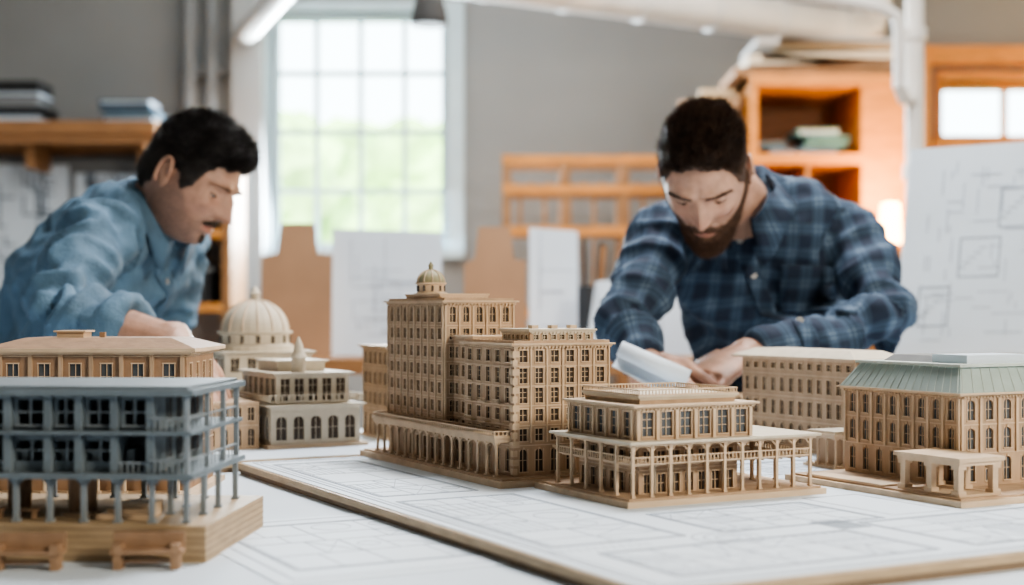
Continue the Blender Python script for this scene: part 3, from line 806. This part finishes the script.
def collar(name,parent,c,axis,front,m,r=.064):
    A=V(axis).normalized(); Fd=V(front); Fd=(Fd-A*Fd.dot(A)).normalized(); S=A.cross(Fd)
    mb=MB(); vs=[];fs=[];n=40
    for i in range(n+1):
        a=math.radians(18+324*i/n); d=Fd*math.cos(a)+S*math.sin(a)
        e=ss(.72,1,abs(i/n*2-1)); 
        for rr,h in((r*1.0,-.03),(r*1.0,.028-.022*e),(r*1.07,.031-.022*e),(r*1.32,.000-.030*e),(r*1.50,-.014-.054*e)):
            vs.append(V(c)+d*rr+A*h)
    for i in range(n):
        for k in range(4): fs.append((i*5+k,(i+1)*5+k,(i+1)*5+k+1,i*5+k+1))
    mb.add(vs,fs,m); o=mb.build(name,smooth=True,parent=parent)
    s=o.modifiers.new('s','SOLIDIFY'); s.thickness=.003
    at=o.data.attributes.new('cloth','FLOAT_VECTOR','POINT')
    at.data.foreach_set('vector',[q for k,v in enumerate(o.data.vertices) for q in ((k//5)*.009,v.co.z,0)])
def cuff(mbx,p,d,r,L,m):
    p=V(p);d=V(d).normalized()
    mbx.loft([p-d*L*.5,p-d*L*.45,p+d*L*.45,p+d*L*.5],[(r*.9,r*.9),(r,r),(r,r),(r*.9,r*.9)],None,20,m)
def legs(parent,pel,side,fwd,feet):
    mb=MB(); pel=V(pel); s=V(side).normalized()
    mb.loft([pel+V((0,0,.10)),pel+V((0,0,.03)),pel-V((0,0,.06)),pel-V((0,0,.10))],[(.155,.105),(.165,.118),(.165,.118),(.12,.09)],s,24,TROU)
    ms=MB()
    for k,f in zip((-1,1),feet):
        h=pel+s*.085*k-V((0,0,.04)); f=V(f); kn=(h+f)/2+V(fwd).normalized()*.03; 
        mb.loft([h,h*.6+kn*.4,kn,kn*.5+f*.5,V((f.x,f.y,.06))],[(.092,.095),(.085,.088),(.064,.066),(.058,.06),(.055,.06)],s,20,TROU)
        fw=V(fwd).normalized(); b=V((f.x,f.y,0))
        ms.loft([b-fw*.085+V((0,0,.045)),b-fw*.06+V((0,0,.048)),b+fw*.02+V((0,0,.045)),b+fw*.10+V((0,0,.032)),b+fw*.17+V((0,0,.026)),b+fw*.185+V((0,0,.022))],[(.025,.03),(.037,.047),(.040,.044),(.046,.031),(.036,.025),(.015,.012)],s,16,SHOE)
    cloth('trousers',mb,.012,5,TROU,[],parent,side,fold=.005)
    ms.build('shoes',smooth=True,parent=parent)
def empty(name,loc):
    e=bpy.data.objects.new(name,None); sc.collection.objects.link(e); return e
# ---- man right (plaid)
P1=empty('man_in_plaid_shirt',(0,0,0))
sr=V((.262,2.44,1.222)); el_r=V((.188,2.26,1.066)); wr_r=V((.196,2.135,1.012))
sl=V((.572,2.44,1.220)); el_l=V((.608,2.30,1.062)); wr_l=V((.350,2.165,1.022))
mb=MB()
mb.loft([(.50,2.67,.90),(.50,2.66,.97),(.49,2.62,1.05),(.455,2.535,1.145),(.425,2.465,1.205),(.405,2.42,1.245),(.385,2.385,1.270),(.378,2.372,1.280)],
        [(.160,.118),(.158,.122),(.152,.120),(.168,.125),(.166,.108),(.130,.085),(.072,.062),(.052,.05)],(1,0,.02),28,PLAID)
mb.loft([(.31,2.455,1.225),sr,sr*.55+el_r*.45+V((-.004,0,.004)),el_r,el_r*.5+wr_r*.5,wr_r+V((0,.01,0))],[(.058,.060),(.060,.060),(.053,.053),(.045,.047),(.041,.041),(.034,.032)],None,20,PLAID)
mb.loft([(.52,2.455,1.222),sl,sl*.55+el_l*.45+V((.006,0,.004)),el_l+V((.004,.004,-.002)),el_l*.75+wr_l*.25,el_l*.4+wr_l*.6,wr_l+V((.02,.012,.002))],[(.060,.062),(.062,.062),(.056,.055),(.049,.049),(.046,.046),(.039,.039),(.034,.033)],None,20,PLAID)
o,bv=cloth('plaid_shirt',mb,.0055,5,PLAID,[[sr,el_r,wr_r],[sl,el_l,wr_l]],P1,(1,0,0),fold=.019,seed=2,drape=(-.3,-.3,.9))
strip('shirt_placket',bv,[(.368,2.3,1.225),(.40,2.35,1.16),(.455,2.45,1.05),(.475,2.5,.97)],(1,0,.1),.030,(0,1,0),PLAID,P1,buttons=4)
strip('chest_pocket',bv,[(.492,2.4,1.165),(.500,2.4,1.085)],(1,0,-.05),.085,(0,1,0),PLAID,P1,n=12,off=.003)
HC=(.310,2.275,1.308)
mbn=MB(); mbn.loft([(.385,2.40,1.235),(.375,2.375,1.275),(.348,2.34,1.298),(.328,2.318,1.318)],[(.060,.058),(.052,.052),(.049,.05),(.045,.045)],(1,0,0),20,SKIN2)
skinobj('neck',mbn,.006,3,SKIN2,P1)
head('head',P1,HC,(-.20,-.70,-.72),(-.16,-.5,.85),SKIN2,HAIRR,BEARD,dict(line=[(0,.070),(25,.066),(42,.060),(55,.040),(64,.012),(76,.004),(84,.02),(100,.022),(112,-.03),(140,-.055),(180,-.06)],side=.001,top=.008,quiff=.013,beard=True,scale=.89,flow=(.30,-.25,.75),len=(.004,.026),stubble=.6))
collar('collar',P1,(.378,2.370,1.264),(-.22,-.50,.8),(-.15,-.85,-.5),PLAID,r=.063)
mh=MB(); q=el_r*.2+wr_r*.8; mh.loft([q,q*.5+wr_r*.5,wr_r],[(.026,.024),(.026,.022),(.026,.02)],None,16,SKIN2)
hand(mh,wr_r,(.30,-.75,-.42),(.55,.15,-.8),1,(.45,.5,.55,.6),SKIN2)
skinobj('hand_right',mh,.0028,3,SKIN2,P1)
mh=MB(); q=el_l*.2+wr_l*.8; mh.loft([q,q*.5+wr_l*.5,wr_l],[(.027,.025),(.027,.023),(.026,.02)],None,16,SKIN2)
hand(mh,wr_l,(-.66,-.66,-.32),(-.25,-.10,-1),-1,(.28,.32,.36,.42),SKIN2)
skinobj('hand_left',mh,.0028,3,SKIN2,P1)
legs(P1,(.50,2.67,.90),(1,0,0),(0,-1,0),[(.38,2.72,.0),(.63,2.76,.0)])
# ---- man left (denim)
P2=empty('man_in_denim_shirt',(0,0,0))
sr=V((-.668,2.30,1.213)); el_r=V((-.660,2.10,1.078)); wr_r=V((-.478,2.035,1.042))
sl=V((-.62,2.62,1.208)); el_l=V((-.665,2.66,.985)); wr_l=V((-.605,2.42,.935))
S2=(-.12,-.99,0)
mb=MB()
mb.loft([(-.86,2.66,.90),(-.85,2.655,.97),(-.81,2.62,1.05),(-.735,2.54,1.15),(-.68,2.48,1.205),(-.645,2.455,1.237),(-.615,2.43,1.262),(-.605,2.425,1.272)],
        [(.165,.118),(.17,.122),(.17,.125),(.178,.126),(.168,.104),(.130,.083),(.072,.060),(.052,.05)],S2,28,DENIM)
mid=el_r*.55+wr_r*.45
mb.loft([(-.660,2.37,1.218),sr,sr*.5+el_r*.5+V((-.008,0,.004)),el_r+V((-.008,-.004,-.006)),el_r*.7+wr_r*.3,mid],[(.062,.060),(.062,.062),(.055,.055),(.050,.050),(.046,.045),(.042,.041)],None,20,DENIM)
cuff(mb,mid,(wr_r-el_r),.051,.040,DENIM)
mb.loft([(-.63,2.55,1.215),sl,(sl+el_l)/2,el_l,(el_l+wr_l)/2,wr_l+V((0,.03,0))],[(.062,.062),(.064,.064),(.058,.058),(.05,.05),(.044,.044),(.036,.036)],None,20,DENIM)
o,bv=cloth('denim_shirt',mb,.0055,5,DENIM,[[sr,el_r,mid],[sl,el_l,wr_l]],P2,(0,1,0),fold=.024,seed=5,drape=(.6,-.3,.75))
strip('shirt_placket',bv,[(-.55,2.40,1.215),(-.60,2.45,1.15),(-.66,2.55,1.05),(-.70,2.58,.97)],(0,1,0),.030,(-1,0,0),DENIMD,P2,buttons=4)
mbn=MB(); mbn.loft([(-.64,2.45,1.215),(-.615,2.435,1.255),(-.59,2.415,1.285),(-.565,2.405,1.315)],[(.056,.058),(.050,.052),(.048,.050),(.045,.045)],(0,1,0),20,SKIN)
skinobj('neck',mbn,.006,3,SKIN,P2)
head('head',P2,(-.541,2.385,1.310),(.86,-.26,-.52),(.46,-.06,.88),SKIN,HAIRB,STUB,dict(line=[(0,.062),(25,.056),(42,.052),(55,.035),(63,.0),(74,-.018),(82,.01),(100,.018),(112,-.035),(140,-.058),(180,-.065)],side=.004,top=.010,quiff=.010,beard=False,scale=.86,flow=(.1,-.5,.35),len=(.008,.026),stubble=.6,nose=.034))
collar('collar',P2,(-.610,2.43,1.256),(.52,-.12,.82),(.85,-.3,-.4),DENIMD,r=.062)
mh=MB(); q=mid*.9+wr_r*.1; mh.loft([q,q*.5+wr_r*.5,wr_r],[(.036,.034),(.031,.027),(.027,.021)],None,16,SKIN)
hand(mh,wr_r,(.42,-.60,-.56),(-.2,.05,-1),1,(.25,.28,.3,.35),SKIN)
skinobj('hand_right',mh,.0028,3,SKIN,P2)
mh=MB(); q=el_l*.2+wr_l*.8; mh.loft([q,wr_l],[(.028,.026),(.026,.02)],None,16,SKIN)
hand(mh,wr_l,(.25,-.85,-.28),(0,-.1,-1),1,(.12,.12,.14,.16),SKIN)
skinobj('hand_left',mh,.0028,3,SKIN,P2)
legs(P2,(-.86,2.66,.90),(0,1,0),(1,0,0),[(-.86,2.58,0),(-.90,2.78,0)])
# paper roll in his hands
mb=MB(); p0=V((.155,2.05,1.034)); p1=V((.250,2.03,.990)); ax=(p1-p0).normalized(); a=ax.cross(V((0,0,1))).normalized(); b=a.cross(ax)
vs=[];fs=[];n=70
for i in range(n+1):
    w=i/n*2*math.pi*2.4; r=.007+.0065*i/n+(.014*ss(.86,1,i/n))
    d=a*math.cos(w+2.2)+b*math.sin(w+2.2)
    vs+= [p0+d*r,p1+d*r*1.25]
for i in range(n): fs.append((2*i,2*i+1,2*i+3,2*i+2))
mb.add(vs,fs,WHITEP); o=mb.build('rolled_drawing',smooth=True); s=o.modifiers.new('s','SOLIDIFY'); s.thickness=.0006
# ------------------------------------------------------------ ROOM
XL,XR,YB,YF,ZC=-3.4,3.5,8.0,-3.0,3.4
mb=MB(); mb.box(XL-.2,XR+.2,YF-.2,YB+.3,-.1,0,FLOOR); mb.build('floor')
mb=MB(); mb.box(XL-.2,XR+.2,YF-.2,YB+.3,ZC,ZC+.1,CEIL); mb.build('ceiling')
def wall_with_holes(name,holes,m):
    mb=MB(); xs=XL; holes=sorted(holes)
    for (a,b,z0,z1) in holes:
        mb.box(xs,a,YB,YB+.25,0,ZC,m); mb.box(a,b,YB,YB+.25,0,z0,m); mb.box(a,b,YB,YB+.25,z1,ZC,m); xs=b
    mb.box(xs,XR,YB,YB+.25,0,ZC,m); return mb.build(name)
wall_with_holes('wall_back',[(-1.36,-.36,1.43,2.77),(2.40,3.2,2.04,2.38)],WALL)
mb=MB(); mb.box(XL-.2,XL,YF,YB+.25,0,ZC,WALL); mb.build('wall_left')
mb=MB(); mb.box(XR,XR+.2,YF,YB+.25,0,ZC,WALL); mb.build('wall_right')
mb=MB(); mb.box(XL-.2,XR+.2,YF-.2,YF,0,ZC,WALLF); mb.build('unseen_front_wall')  # unseen wall behind the camera, added to keep world light out
mb=MB(); mb.box(XL,XR,YB-.02,YB,0,.12,WALLL); mb.build('baseboard_back')
mb=MB(); mb.box(-1.55,-1.38,YB-.14,YB,0,ZC,WALLL); mb.build('trim_1')
def window(name,x0,x1,z0,z1,nx,nz,m,fw=.04,bw_=.026):
    mb=MB(); y0,y1=YB+.06,YB+.14
    mb.box(x0,x1,y0,y1,z0,z0+fw,m);mb.box(x0,x1,y0,y1,z1-fw,z1,m);mb.box(x0,x0+fw,y0,y1,z0+fw,z1-fw,m);mb.box(x1-fw,x1,y0,y1,z0+fw,z1-fw,m)
    for i in range(1,nx): x=x0+(x1-x0)*i/nx; mb.box(x-bw_/2,x+bw_/2,y0+.01,y1-.01,z0+fw,z1-fw,m)
    for i in range(1,nz): z=z0+(z1-z0)*i/nz; mb.box(x0+fw,x1-fw,y0+.02,y1-.02,z-bw_/2,z+bw_/2,m)
    c=.05
    mb.box(x0-c*.4,x0,YB-.03,YB+.06,z0-c,z1+c,m);mb.box(x1,x1+c*1.8,YB-.03,YB+.06,z0-c,z1+c,m)
    mb.box(x0,x1,YB-.03,YB+.06,z1,z1+c,m);mb.box(x0-c,x1+c*1.8,YB-.08,YB+.06,z0-c,z0,m)
    return mb.build(name)
window('window_1',-1.36,-.36,1.43,2.77,4,4,FRAME)
window('window_2',2.40,3.2,2.04,2.38,2,1,ORANGE)
mb=MB(); mb.box(2.2,3.45,YB-.1,YB,2.46,2.56,ORANGE); mb.box(2.18,2.32,YB-.12,YB,1.2,2.56,ORANGE); mb.build('trim_2')
# outside
mb=MB(); mb.box(-15,15,8.4,40,-.3,-.05,GRASS); mb.build('lawn_ground')
def tree(x,y,h,r):
    mb=MB(); mb.cyl((0,0,-.1),(0,0,h*.6),.16,.1,10,TRUNK)
    for k in range(9):
        c=V((random.uniform(-r,r)*.7,random.uniform(-r,r)*.6,h*.6+random.uniform(-.3,.5)*r)); rr=r*random.uniform(.45,.7)
        vs=[];fs=[];n,m_=18,12
        for j in range(m_+1):
            ph=max(-1.5,min(1.5,-math.pi/2+math.pi*j/m_))
            for i in range(n):
                w=2*math.pi*i/n; d=V((math.cos(ph)*math.cos(w),math.cos(ph)*math.sin(w),math.sin(ph)))
                vs.append(c+d*rr*(1+.35*noise.noise(d*3+c)))
        for j in range(m_):
            for i in range(n): fs.append((j*n+i,j*n+(i+1)%n,(j+1)*n+(i+1)%n,(j+1)*n+i))
        mb.add(vs,fs,LEAF)
    mb.build('tree',(x,y,0))
tree(-2.6,13.5,2.9,1.3); tree(-1.3,15,2.2,1.2); tree(-.5,13,2.0,.9); tree(-3.6,19,3.6,1.7); tree(.0,17,2.8,1.5); tree(-1.9,18,3.0,1.4)
# ducts and pipes
mb=MB()
mb.cyl((-.5,6.25,2.60),(1.75,7.62,2.60),.10,.10,28,METAL)
for i in range(7):
    t=i/6; p=V((-.5,6.25,2.60)).lerp(V((1.75,7.62,2.60)),t); d=V((2.25,1.37,0)).normalized()
    mb.cyl(p-d*.012,p+d*.012,.107,.107,28,METAL); mb.box(p.x-.01,p.x+.01,p.y-.01,p.y+.01,2.70,ZC,PIPEG)
mb.tube([(1.75,7.62,2.60),(1.85,7.68,2.60),(1.93,7.73,2.64),(1.97,7.755,2.75),(1.97,7.76,3.3)],.10,24,METAL)
mb.build('ventilation_duct')
mb=MB(); mb.cyl((-1.47,7.86,2.62),(-.94,6.0,2.47),.06,.06,24,PIPEW); mb.cyl((-.94,6.0,2.47),(-.6,4.8,2.45),.06,.06,24,PIPEW); mb.box(-1.13,-1.11,6.61,6.63,2.55,ZC,PIPEG); mb.build('ventilation_duct')
mb=MB(); 
for x,r in((-1.78,.035),(-1.66,.028)): mb.cyl((x,7.85,0),(x,7.85,ZC),r,r,14,PIPEG)
for z in(.6,1.5,2.4): mb.box(-1.84,-1.60,7.87,8.0,z,z+.03,PIPEG)
mb.build('wall_pipes')
mb=MB()
mb.cyl((1.415,5,0),(1.415,5,ZC),.032,.032,18,PIPEW); mb.cyl((1.415,5,1.55),(1.415,5,1.6),.042,.042,18,PIPEW); mb.cyl((1.415,5,2.04),(1.415,5,2.08),.042,.042,18,PIPEW)
mb.tube([(.9,4.9,2.19),(1.15,4.9,2.155),(1.28,4.9,2.13),(1.325,4.9,2.10),(1.335,4.9,2.05),(1.335,4.9,1.86),(1.36,4.93,1.82),(1.415,5,1.82)],.022,14,PIPEW)
mb.tube([(.9,4.9,2.19),(.55,4.9,2.26),(.5,4.9,2.3),(.5,4.9,ZC)],.022,14,PIPEW)
mb.build('heating_pipe')
mb=MB(); mb.cyl((-.32,5.5,2.45),(-.32,5.5,ZC),.008,.008,8,BLACK); mb.lathe(-.32,5.5,[(.070,2.19),(.073,2.205),(.06,2.27),(.03,2.36),(.02,2.47)],24,BLACK); mb.build('pendant_lamp')
# wall shelf left with books
mb=MB(); mb.box(-3.0,-1.88,7.5,7.92,2.02,2.09,ORANGED); mb.box(-3.0,-1.88,7.52,7.55,1.97,2.02,ORANGED); mb.box(-3.0,-1.88,7.90,7.99,1.96,2.09,ORANGED)
for x in(-2.6,-2.0): mb.box(x,x+.04,7.6,7.90,1.85,2.02,ORANGED)
mb.build('mounted_shelf')
def stack(name,x0,x1,y,z,n,mats,h=.035,d=.25):
    mb=MB()
    for i in range(n):
        j=random.uniform(-.03,.03); hh=h*random.uniform(.7,1.2); m=random.choice(mats)
        mb.box(x0+j,x1+j,y,y+d,z,z+hh*.2,m); mb.box(x0+j+.006,x1+j-.004,y+.012,y+d,z+hh*.2,z+hh*.8,m if i%3 else WHITEP2); mb.box(x0+j,x1+j,y,y+d,z+hh*.8,z+hh,m)
        mb.box(x0+j,x0+j+.008,y,y+d,z+hh*.2,z+hh*.8,m); z+=hh
    mb.build(name)
stack('book_stack',-2.85,-2.50,7.55,2.09,5,[DARKB,BLACK,PIPEG],.045); stack('book_stack',-2.17,-1.90,7.55,2.09,4,[TEAL,DARKB,PAPERB],.035)
# pin board with drawings left
mb=MB(); mb.box(-3.05,-2.02,7.93,7.99,.85,1.93,PIPEG); 
for (x0,x1,z0,z1) in((-3.0,-2.47,.95,1.90),(-2.43,-2.08,1.15,1.85)):
    mb.box(x0,x1,7.915,7.93,z0,z1,WHITEP)
    for k in range(34):
        zz=random.uniform(z0+.05,z1-.05); xx=random.uniform(x0+.03,x1-.12); mb.box(xx,xx+random.uniform(.04,.1),7.912,7.915,zz,zz+.013,INKD); mb.box(xx,xx+.013,7.912,7.915,zz,min(z1,zz+random.uniform(.05,.2)),INKD)
mb.build('pin_board')
# bookshelf behind left man
mb=MB(); x0,x1,y0,y1=-1.87,-1.44,7.3,7.7
for x in(x0,x1-.05): mb.box(x,x+.05,y0,y1,0,1.95,ORANGED)
for z in(.1,.6,1.08,1.46,1.90): mb.box(x0+.05,x1-.05,y0,y1,z,z+.045,ORANGE)
mb.box(x0,x1,y1-.01,y1,0,1.95,WALLL)
mb.build('bookshelf',bevel=.004)
mb=MB(); mb.box(-1.81,-1.56,7.33,7.6,1.125,1.33,BLACK); mb.box(-1.815,-1.55,7.32,7.61,1.29,1.31,PIPEG); mb.box(-1.75,-1.66,7.325,7.33,1.18,1.22,WALLL); mb.build('storage_box')
stack('book_stack',-1.78,-1.54,7.35,1.505,4,[PAPERB,WALLL,CARD],.03)
# side bench with boards
mb=MB(); mb.box(-1.3,.95,3.75,4.5,.92,.96,ORANGED)
for x in(-1.25,.87):
    for y in(3.8,4.4): mb.box(x,x+.05,y,y+.05,0,.92,ORANGED)
mb.box(-1.25,.92,3.8,4.45,.3,.33,ORANGED); mb.build('side_bench')
def panel(name,pts,loc,m,lean=.12,t=.006,lines=0,rz=0):
    mb=MB(); n=len(pts); A=[(p[0],p[1]*math.sin(lean)*1.0,p[1]*math.cos(lean)) for p in pts]; B=[(a[0],a[1]+t,a[2]) for a in A]
    mb.add(A+B,[tuple(range(n)),tuple(range(n,2*n))[::-1]]+[(i,(i+1)%n,n+(i+1)%n,n+i) for i in range(n)],m)
    if lines:
        xs=[p[0] for p in pts]; zs=[p[1] for p in pts]
        q=lambda x,z,d:(x,z*math.sin(lean)-d,z*math.cos(lean))
        for k in range(lines):
            x=random.uniform(min(xs)+.05,max(xs)-.12) if max(xs)-min(xs)>.18 else min(xs)+.03; z=random.uniform(min(zs)+.05,max(zs)-.12); L=random.uniform(.03,.16)
            w=.003
            if random.random()<.5: a0,a1,c0,c1=x,x+L,z,z+w
            else: a0,a1,c0,c1=x,x+w,z,z+L
            a1=min(a1,max(xs)-.01); c1=min(c1,max(zs)-.01)
            mb.hexa([q(a0,c0,0),q(a1,c0,0),q(a1,c0,.001),q(a0,c0,.001),q(a0,c1,0),q(a1,c1,0),q(a1,c1,.001),q(a0,c1,.001)],INK)
    return mb.build(name,loc,rz)
panel('cardboard_sheet',[(0,0),(.20,0),(.20,.285),(.158,.29),(.150,.375),(.055,.375),(.045,.29),(0,.28)],(-.705,3.98,.96),CARD,.06)
panel('cardboard_sheet',[(0,0),(.175,0),(.175,.27),(.14,.275),(.13,.365),(.04,.365),(.03,.275),(0,.26)],(-.135,3.98,.96),CARD,.06)
panel('foam_board',[(0,0),(.31,0),(.315,.355),(.0,.365)],(-.515,4.05,.96),WHITEP2,.08,lines=30)
panel('foam_board',[(0,0),(.14,0),(.14,.36),(0,.37)],(.05,4.1,.96),WHITEP2,.08,lines=8)
panel('foam_board',[(0,0),(.17,0),(.165,.22),(.03,.21)],(.20,3.9,.96),WHITEP2,.10,lines=8)
panel('foam_board',[(0,0),(.16,0),(.16,.33),(0,.36)],(.40,4.1,.96),WHITEP2,.08,lines=8)
mb=MB(); mb.cyl((.23,4.2,.96),(.23,4.2,1.16),.045,.045,18,BLACK)
for k in range(9):
    a=k*.7; mb.cyl((.23+.02*math.cos(a),4.2+.02*math.sin(a),1.0),(.23+.045*math.cos(a),4.2+.045*math.sin(a),1.28+.01*(k%4)),.005,.004,8,random.choice([BLACK,ORANGED,PIPEG]))
mb.build('pencil_holder')
mb=MB(); mb.box(.36,.46,4.25,4.35,.96,1.24,BLACK); mb.box(.365,.455,4.245,4.25,1.14,1.20,PIPEG); mb.box(.50,.58,4.25,4.35,.96,1.18,BLACK); mb.build('storage_binder')
# wooden rack
mb=MB(); x0,x1,y0,y1=-.05,.90,7.2,7.55; zt=1.88
for x in(x0,x0+.30,x0+.60,x1-.045):
    mb.box(x,x+.045,y0,y0+.05,0,zt,ORANGED); mb.box(x,x+.045,y1-.05,y1,0,zt,ORANGED)
for z in(zt-.05,1.68,1.47,1.05,.55,.1): 
    mb.box(x0,x1,y0-.005,y0+.04,z,z+.045,ORANGE); mb.box(x0,x1,y1-.04,y1+.005,z,z+.045,ORANGED)
for z in(1.05,.55,.1): mb.box(x0,x1,y0,y1,z+.05,z+.065,ORANGED)
for i in range(10): mb.box(x0+.05+i*.09,x0+.065+i*.09,y0,y1,1.725,1.74,ORANGED)
for i in range(7): mb.box(x0+.08+i*.125,x0+.10+i*.125,y0+.01,y0+.03,1.515,1.68,ORANGED)
mb.build('wooden_rack')
# orange cabinet right
mb=MB(); x0,x1,y0,y1=1.06,1.80,6.35,6.9; zt=2.14
mb.box(x0,x0+.04,y0,y1,0,zt,ORANGE); mb.box(x1-.24,x1,y0,y1,0,zt,ORANGE); mb.box(x0,x1,y1-.02,y1,0,zt,ORANGED)
for z in(.08,.7,1.29,1.74,zt-.05): mb.box(x0,x1,y0-.005,y1,z,z+.05,ORANGE)
mb.box(x0+.25,x0+.275,y0+.02,y1,1.34,1.74,ORANGED)
mb.build('storage_cabinet',bevel=.004)
stack('folded_cloth_stack',1.31,1.50,6.4,1.79,4,[PAPERB,TEAL],.035,.3); stack('folded_cloth_stack',1.13,1.25,6.4,1.79,2,[PAPERB],.03,.3)
stack('book_stack',1.38,1.50,6.4,1.34,5,[PAPERB,CARD,WALLL],.035)
mb=MB(); z=zt
for (a,b,h,m,r_) in((1.0,1.80,.04,ORANGED,0),(1.12,1.84,.03,CARD,.03),(1.06,1.78,.045,CREAM,-.02),(1.2,1.80,.03,PLY,.03),(1.10,1.74,.028,WALLL,.0)):
    mb.hexa([(a,6.38,z+r_),(b,6.38,z),(b,6.85,z),(a,6.85,z+r_),(a,6.38,z+h+r_),(b,6.38,z+h),(b,6.85,z+h),(a,6.85,z+h+r_)],m); z+=h
mb.build('timber_board_stack')
mb=MB()
mb.box(.78,1.04,6.45,6.8,0,1.98,ORANGED); 
for k in range(4): mb.box(.80,1.02,6.44,6.45,.1+k*.46,.5+k*.46,ORANGE); mb.cyl((.91,6.43,.3+k*.46),(.91,6.44,.3+k*.46),.02,.02,12,METAL)
mb.build('drawer_cabinet')
mb=MB()
for k in range(5): mb.cyl((.76+.012*k,6.48+.066*k,2.013),(1.03,6.48+.066*k,2.013),.033,.033,14,(CARD,PLY,PIPEG,CARD,PLY)[k])
for k in range(3): mb.cyl((.86+.012*k,6.52+.066*k,2.07),(1.02,6.52+.066*k,2.07),.033,.033,14,(PLY,CARD,PIPEG)[k])
mb.build('paper_roll_bundle')
# warm lamp beside cabinet
mb=MB(); mb.box(1.54,1.74,6.05,6.25,1.30,1.335,ORANGED)
for x in(1.55,1.71):
    for y in(6.06,6.22): mb.box(x,x+.02,y,y+.02,0,1.30,ORANGED)
mb.box(1.55,1.73,6.06,6.24,.4,.42,ORANGED); mb.build('plant_stand')
mb=MB(); mb.cyl((1.635,6.15,1.335),(1.635,6.15,1.35),.045,.045,18,BLACK); mb.cyl((1.635,6.15,1.35),(1.635,6.15,1.40),.008,.008,8,BLACK); mb.lathe(1.635,6.15,[(.050,1.38),(.048,1.40),(.040,1.54),(.038,1.55)],20,LAMPG); mb.build('table_lamp')
# big drawing board on easel at right
mb=MB()
lean=.10; W_=.62; H_=.455
q=lambda x,z,d:V((x+.10*z,z*math.sin(lean)-d,z*math.cos(lean)+.06*x*(z/H_)))
mb.hexa([q(0,0,0),q(W_,0,0),q(W_,0,-.012),q(0,0,-.012),q(0,H_,0),q(W_,H_,0),q(W_,H_,-.012),q(0,H_,-.012)],WHITEP2)
def el(x0,z0,x1,z1,m=INKD): mb.hexa([q(x0,z0,0),q(x1,z0,0),q(x1,z0,.0008),q(x0,z0,.0008),q(x0,z1,0),q(x1,z1,0),q(x1,z1,.0008),q(x0,z1,.0008)],m)
for k in range(130):
    x=random.uniform(.04,.5); z=random.uniform(.05,.40); L=random.uniform(.02,.08)
    if k%2: el(x,z,x+L,z+.0026,INK)
    else: el(x,z,x+.0026,z+L*.7,INK)
for k in range(7):
    x=.04+.075*k; z=.08+.10*(k%3); w_=.06+.02*(k%2); el(x,z,x+w_,z+.0030); el(x,z+.08,x+w_,z+.0830); el(x,z,x+.0030,z+.08); el(x+w_,z,x+w_+.0030,z+.0830)
    for j in range(5): el(x+.01*j,z+.02+.01*j,x+.01*j+.015,z+.0222+.01*j)
mb.box(-.02,W_+.02,-.03,.02,-.02,0,ORANGED)
for x in(.05,W_-.05): mb.cyl((x,.02,-.975),(x,.045,.2),.014,.014,10,ORANGED)
mb.cyl((W_/2,.35,-.975),(W_/2,.05,.3),.014,.014,10,ORANGED)
mb.build('drawing_easel',(.79,2.95,.975),math.radians(-6))
# ------------------------------------------------------------ LIGHT
def area(name,loc,rot,sx,sy,e,c):
    L=bpy.data.lights.new(name,'AREA'); L.shape='RECTANGLE'; L.size=sx; L.size_y=sy; L.energy=e; L.color=c
    o=bpy.data.objects.new(name,L); sc.collection.objects.link(o); o.location=loc; o.rotation_euler=[math.radians(r) for r in rot]; return o
area('added_overhead_light',(.5,2.7,3.3),(0,0,0),.9,.7,85,(.98,.98,1))  # unseen overhead lamp, added to light table and models
area('added_overhead_light',(.3,5.4,3.3),(0,0,0),3.0,2.0,85,(1,.95,.88))  # added overhead fill for the rear of the room, no fixture modelled
o=area('added_warm_key',(2.4,-.5,2.5),(0,0,0),.6,.6,85,(1,.88,.72))  # unseen warm key, added to light the right-hand model faces
o.rotation_euler=(V((.15,1.8,1.0))-V(o.location)).to_track_quat('-Z','Y').to_euler()
area('window_daylight',(-.85,7.88,2.1),(-75,0,0),1.0,1.3,270,(.82,.93,1))
area('window_daylight',(2.8,7.85,2.2),(-80,0,20),.8,.35,160,(1,.70,.40))
pl=bpy.data.lights.new('lamp_bulb','POINT'); pl.energy=24; pl.color=(1,.55,.2); pl.shadow_soft_size=.05
po=bpy.data.objects.new('lamp_bulb',pl); sc.collection.objects.link(po); po.location=(1.635,6.05,1.62)
w=bpy.data.worlds.new('world'); sc.world=w; w.use_nodes=True
bg=w.node_tree.nodes['Background']; bg.inputs[0].default_value=(.76,.93,1,1); bg.inputs[1].default_value=6.0
s=bpy.data.lights.new('sun','SUN'); s.energy=5; s.color=(1,.95,.82); s.angle=.02
so=bpy.data.objects.new('sun',s); sc.collection.objects.link(so); so.rotation_euler=(math.radians(40),0,math.radians(-15))
# ------------------------------------------------------------ CAMERA
cam=bpy.data.cameras.new('camera'); co=bpy.data.objects.new('camera',cam); sc.collection.objects.link(co)
co.location=(0,0,1.09); co.rotation_euler=(math.radians(90),0,0)
cam.lens=50; cam.sensor_width=36; cam.shift_y=.0171; cam.clip_start=.05
cam.dof.use_dof=True; cam.dof.focus_distance=1.56; cam.dof.aperture_fstop=3.6
sc.camera=co
sc.view_settings.view_transform='AgX'
try: sc.view_settings.look='AgX - Medium High Contrast'
except Exception as e: print(e)
sc.view_settings.exposure=.38
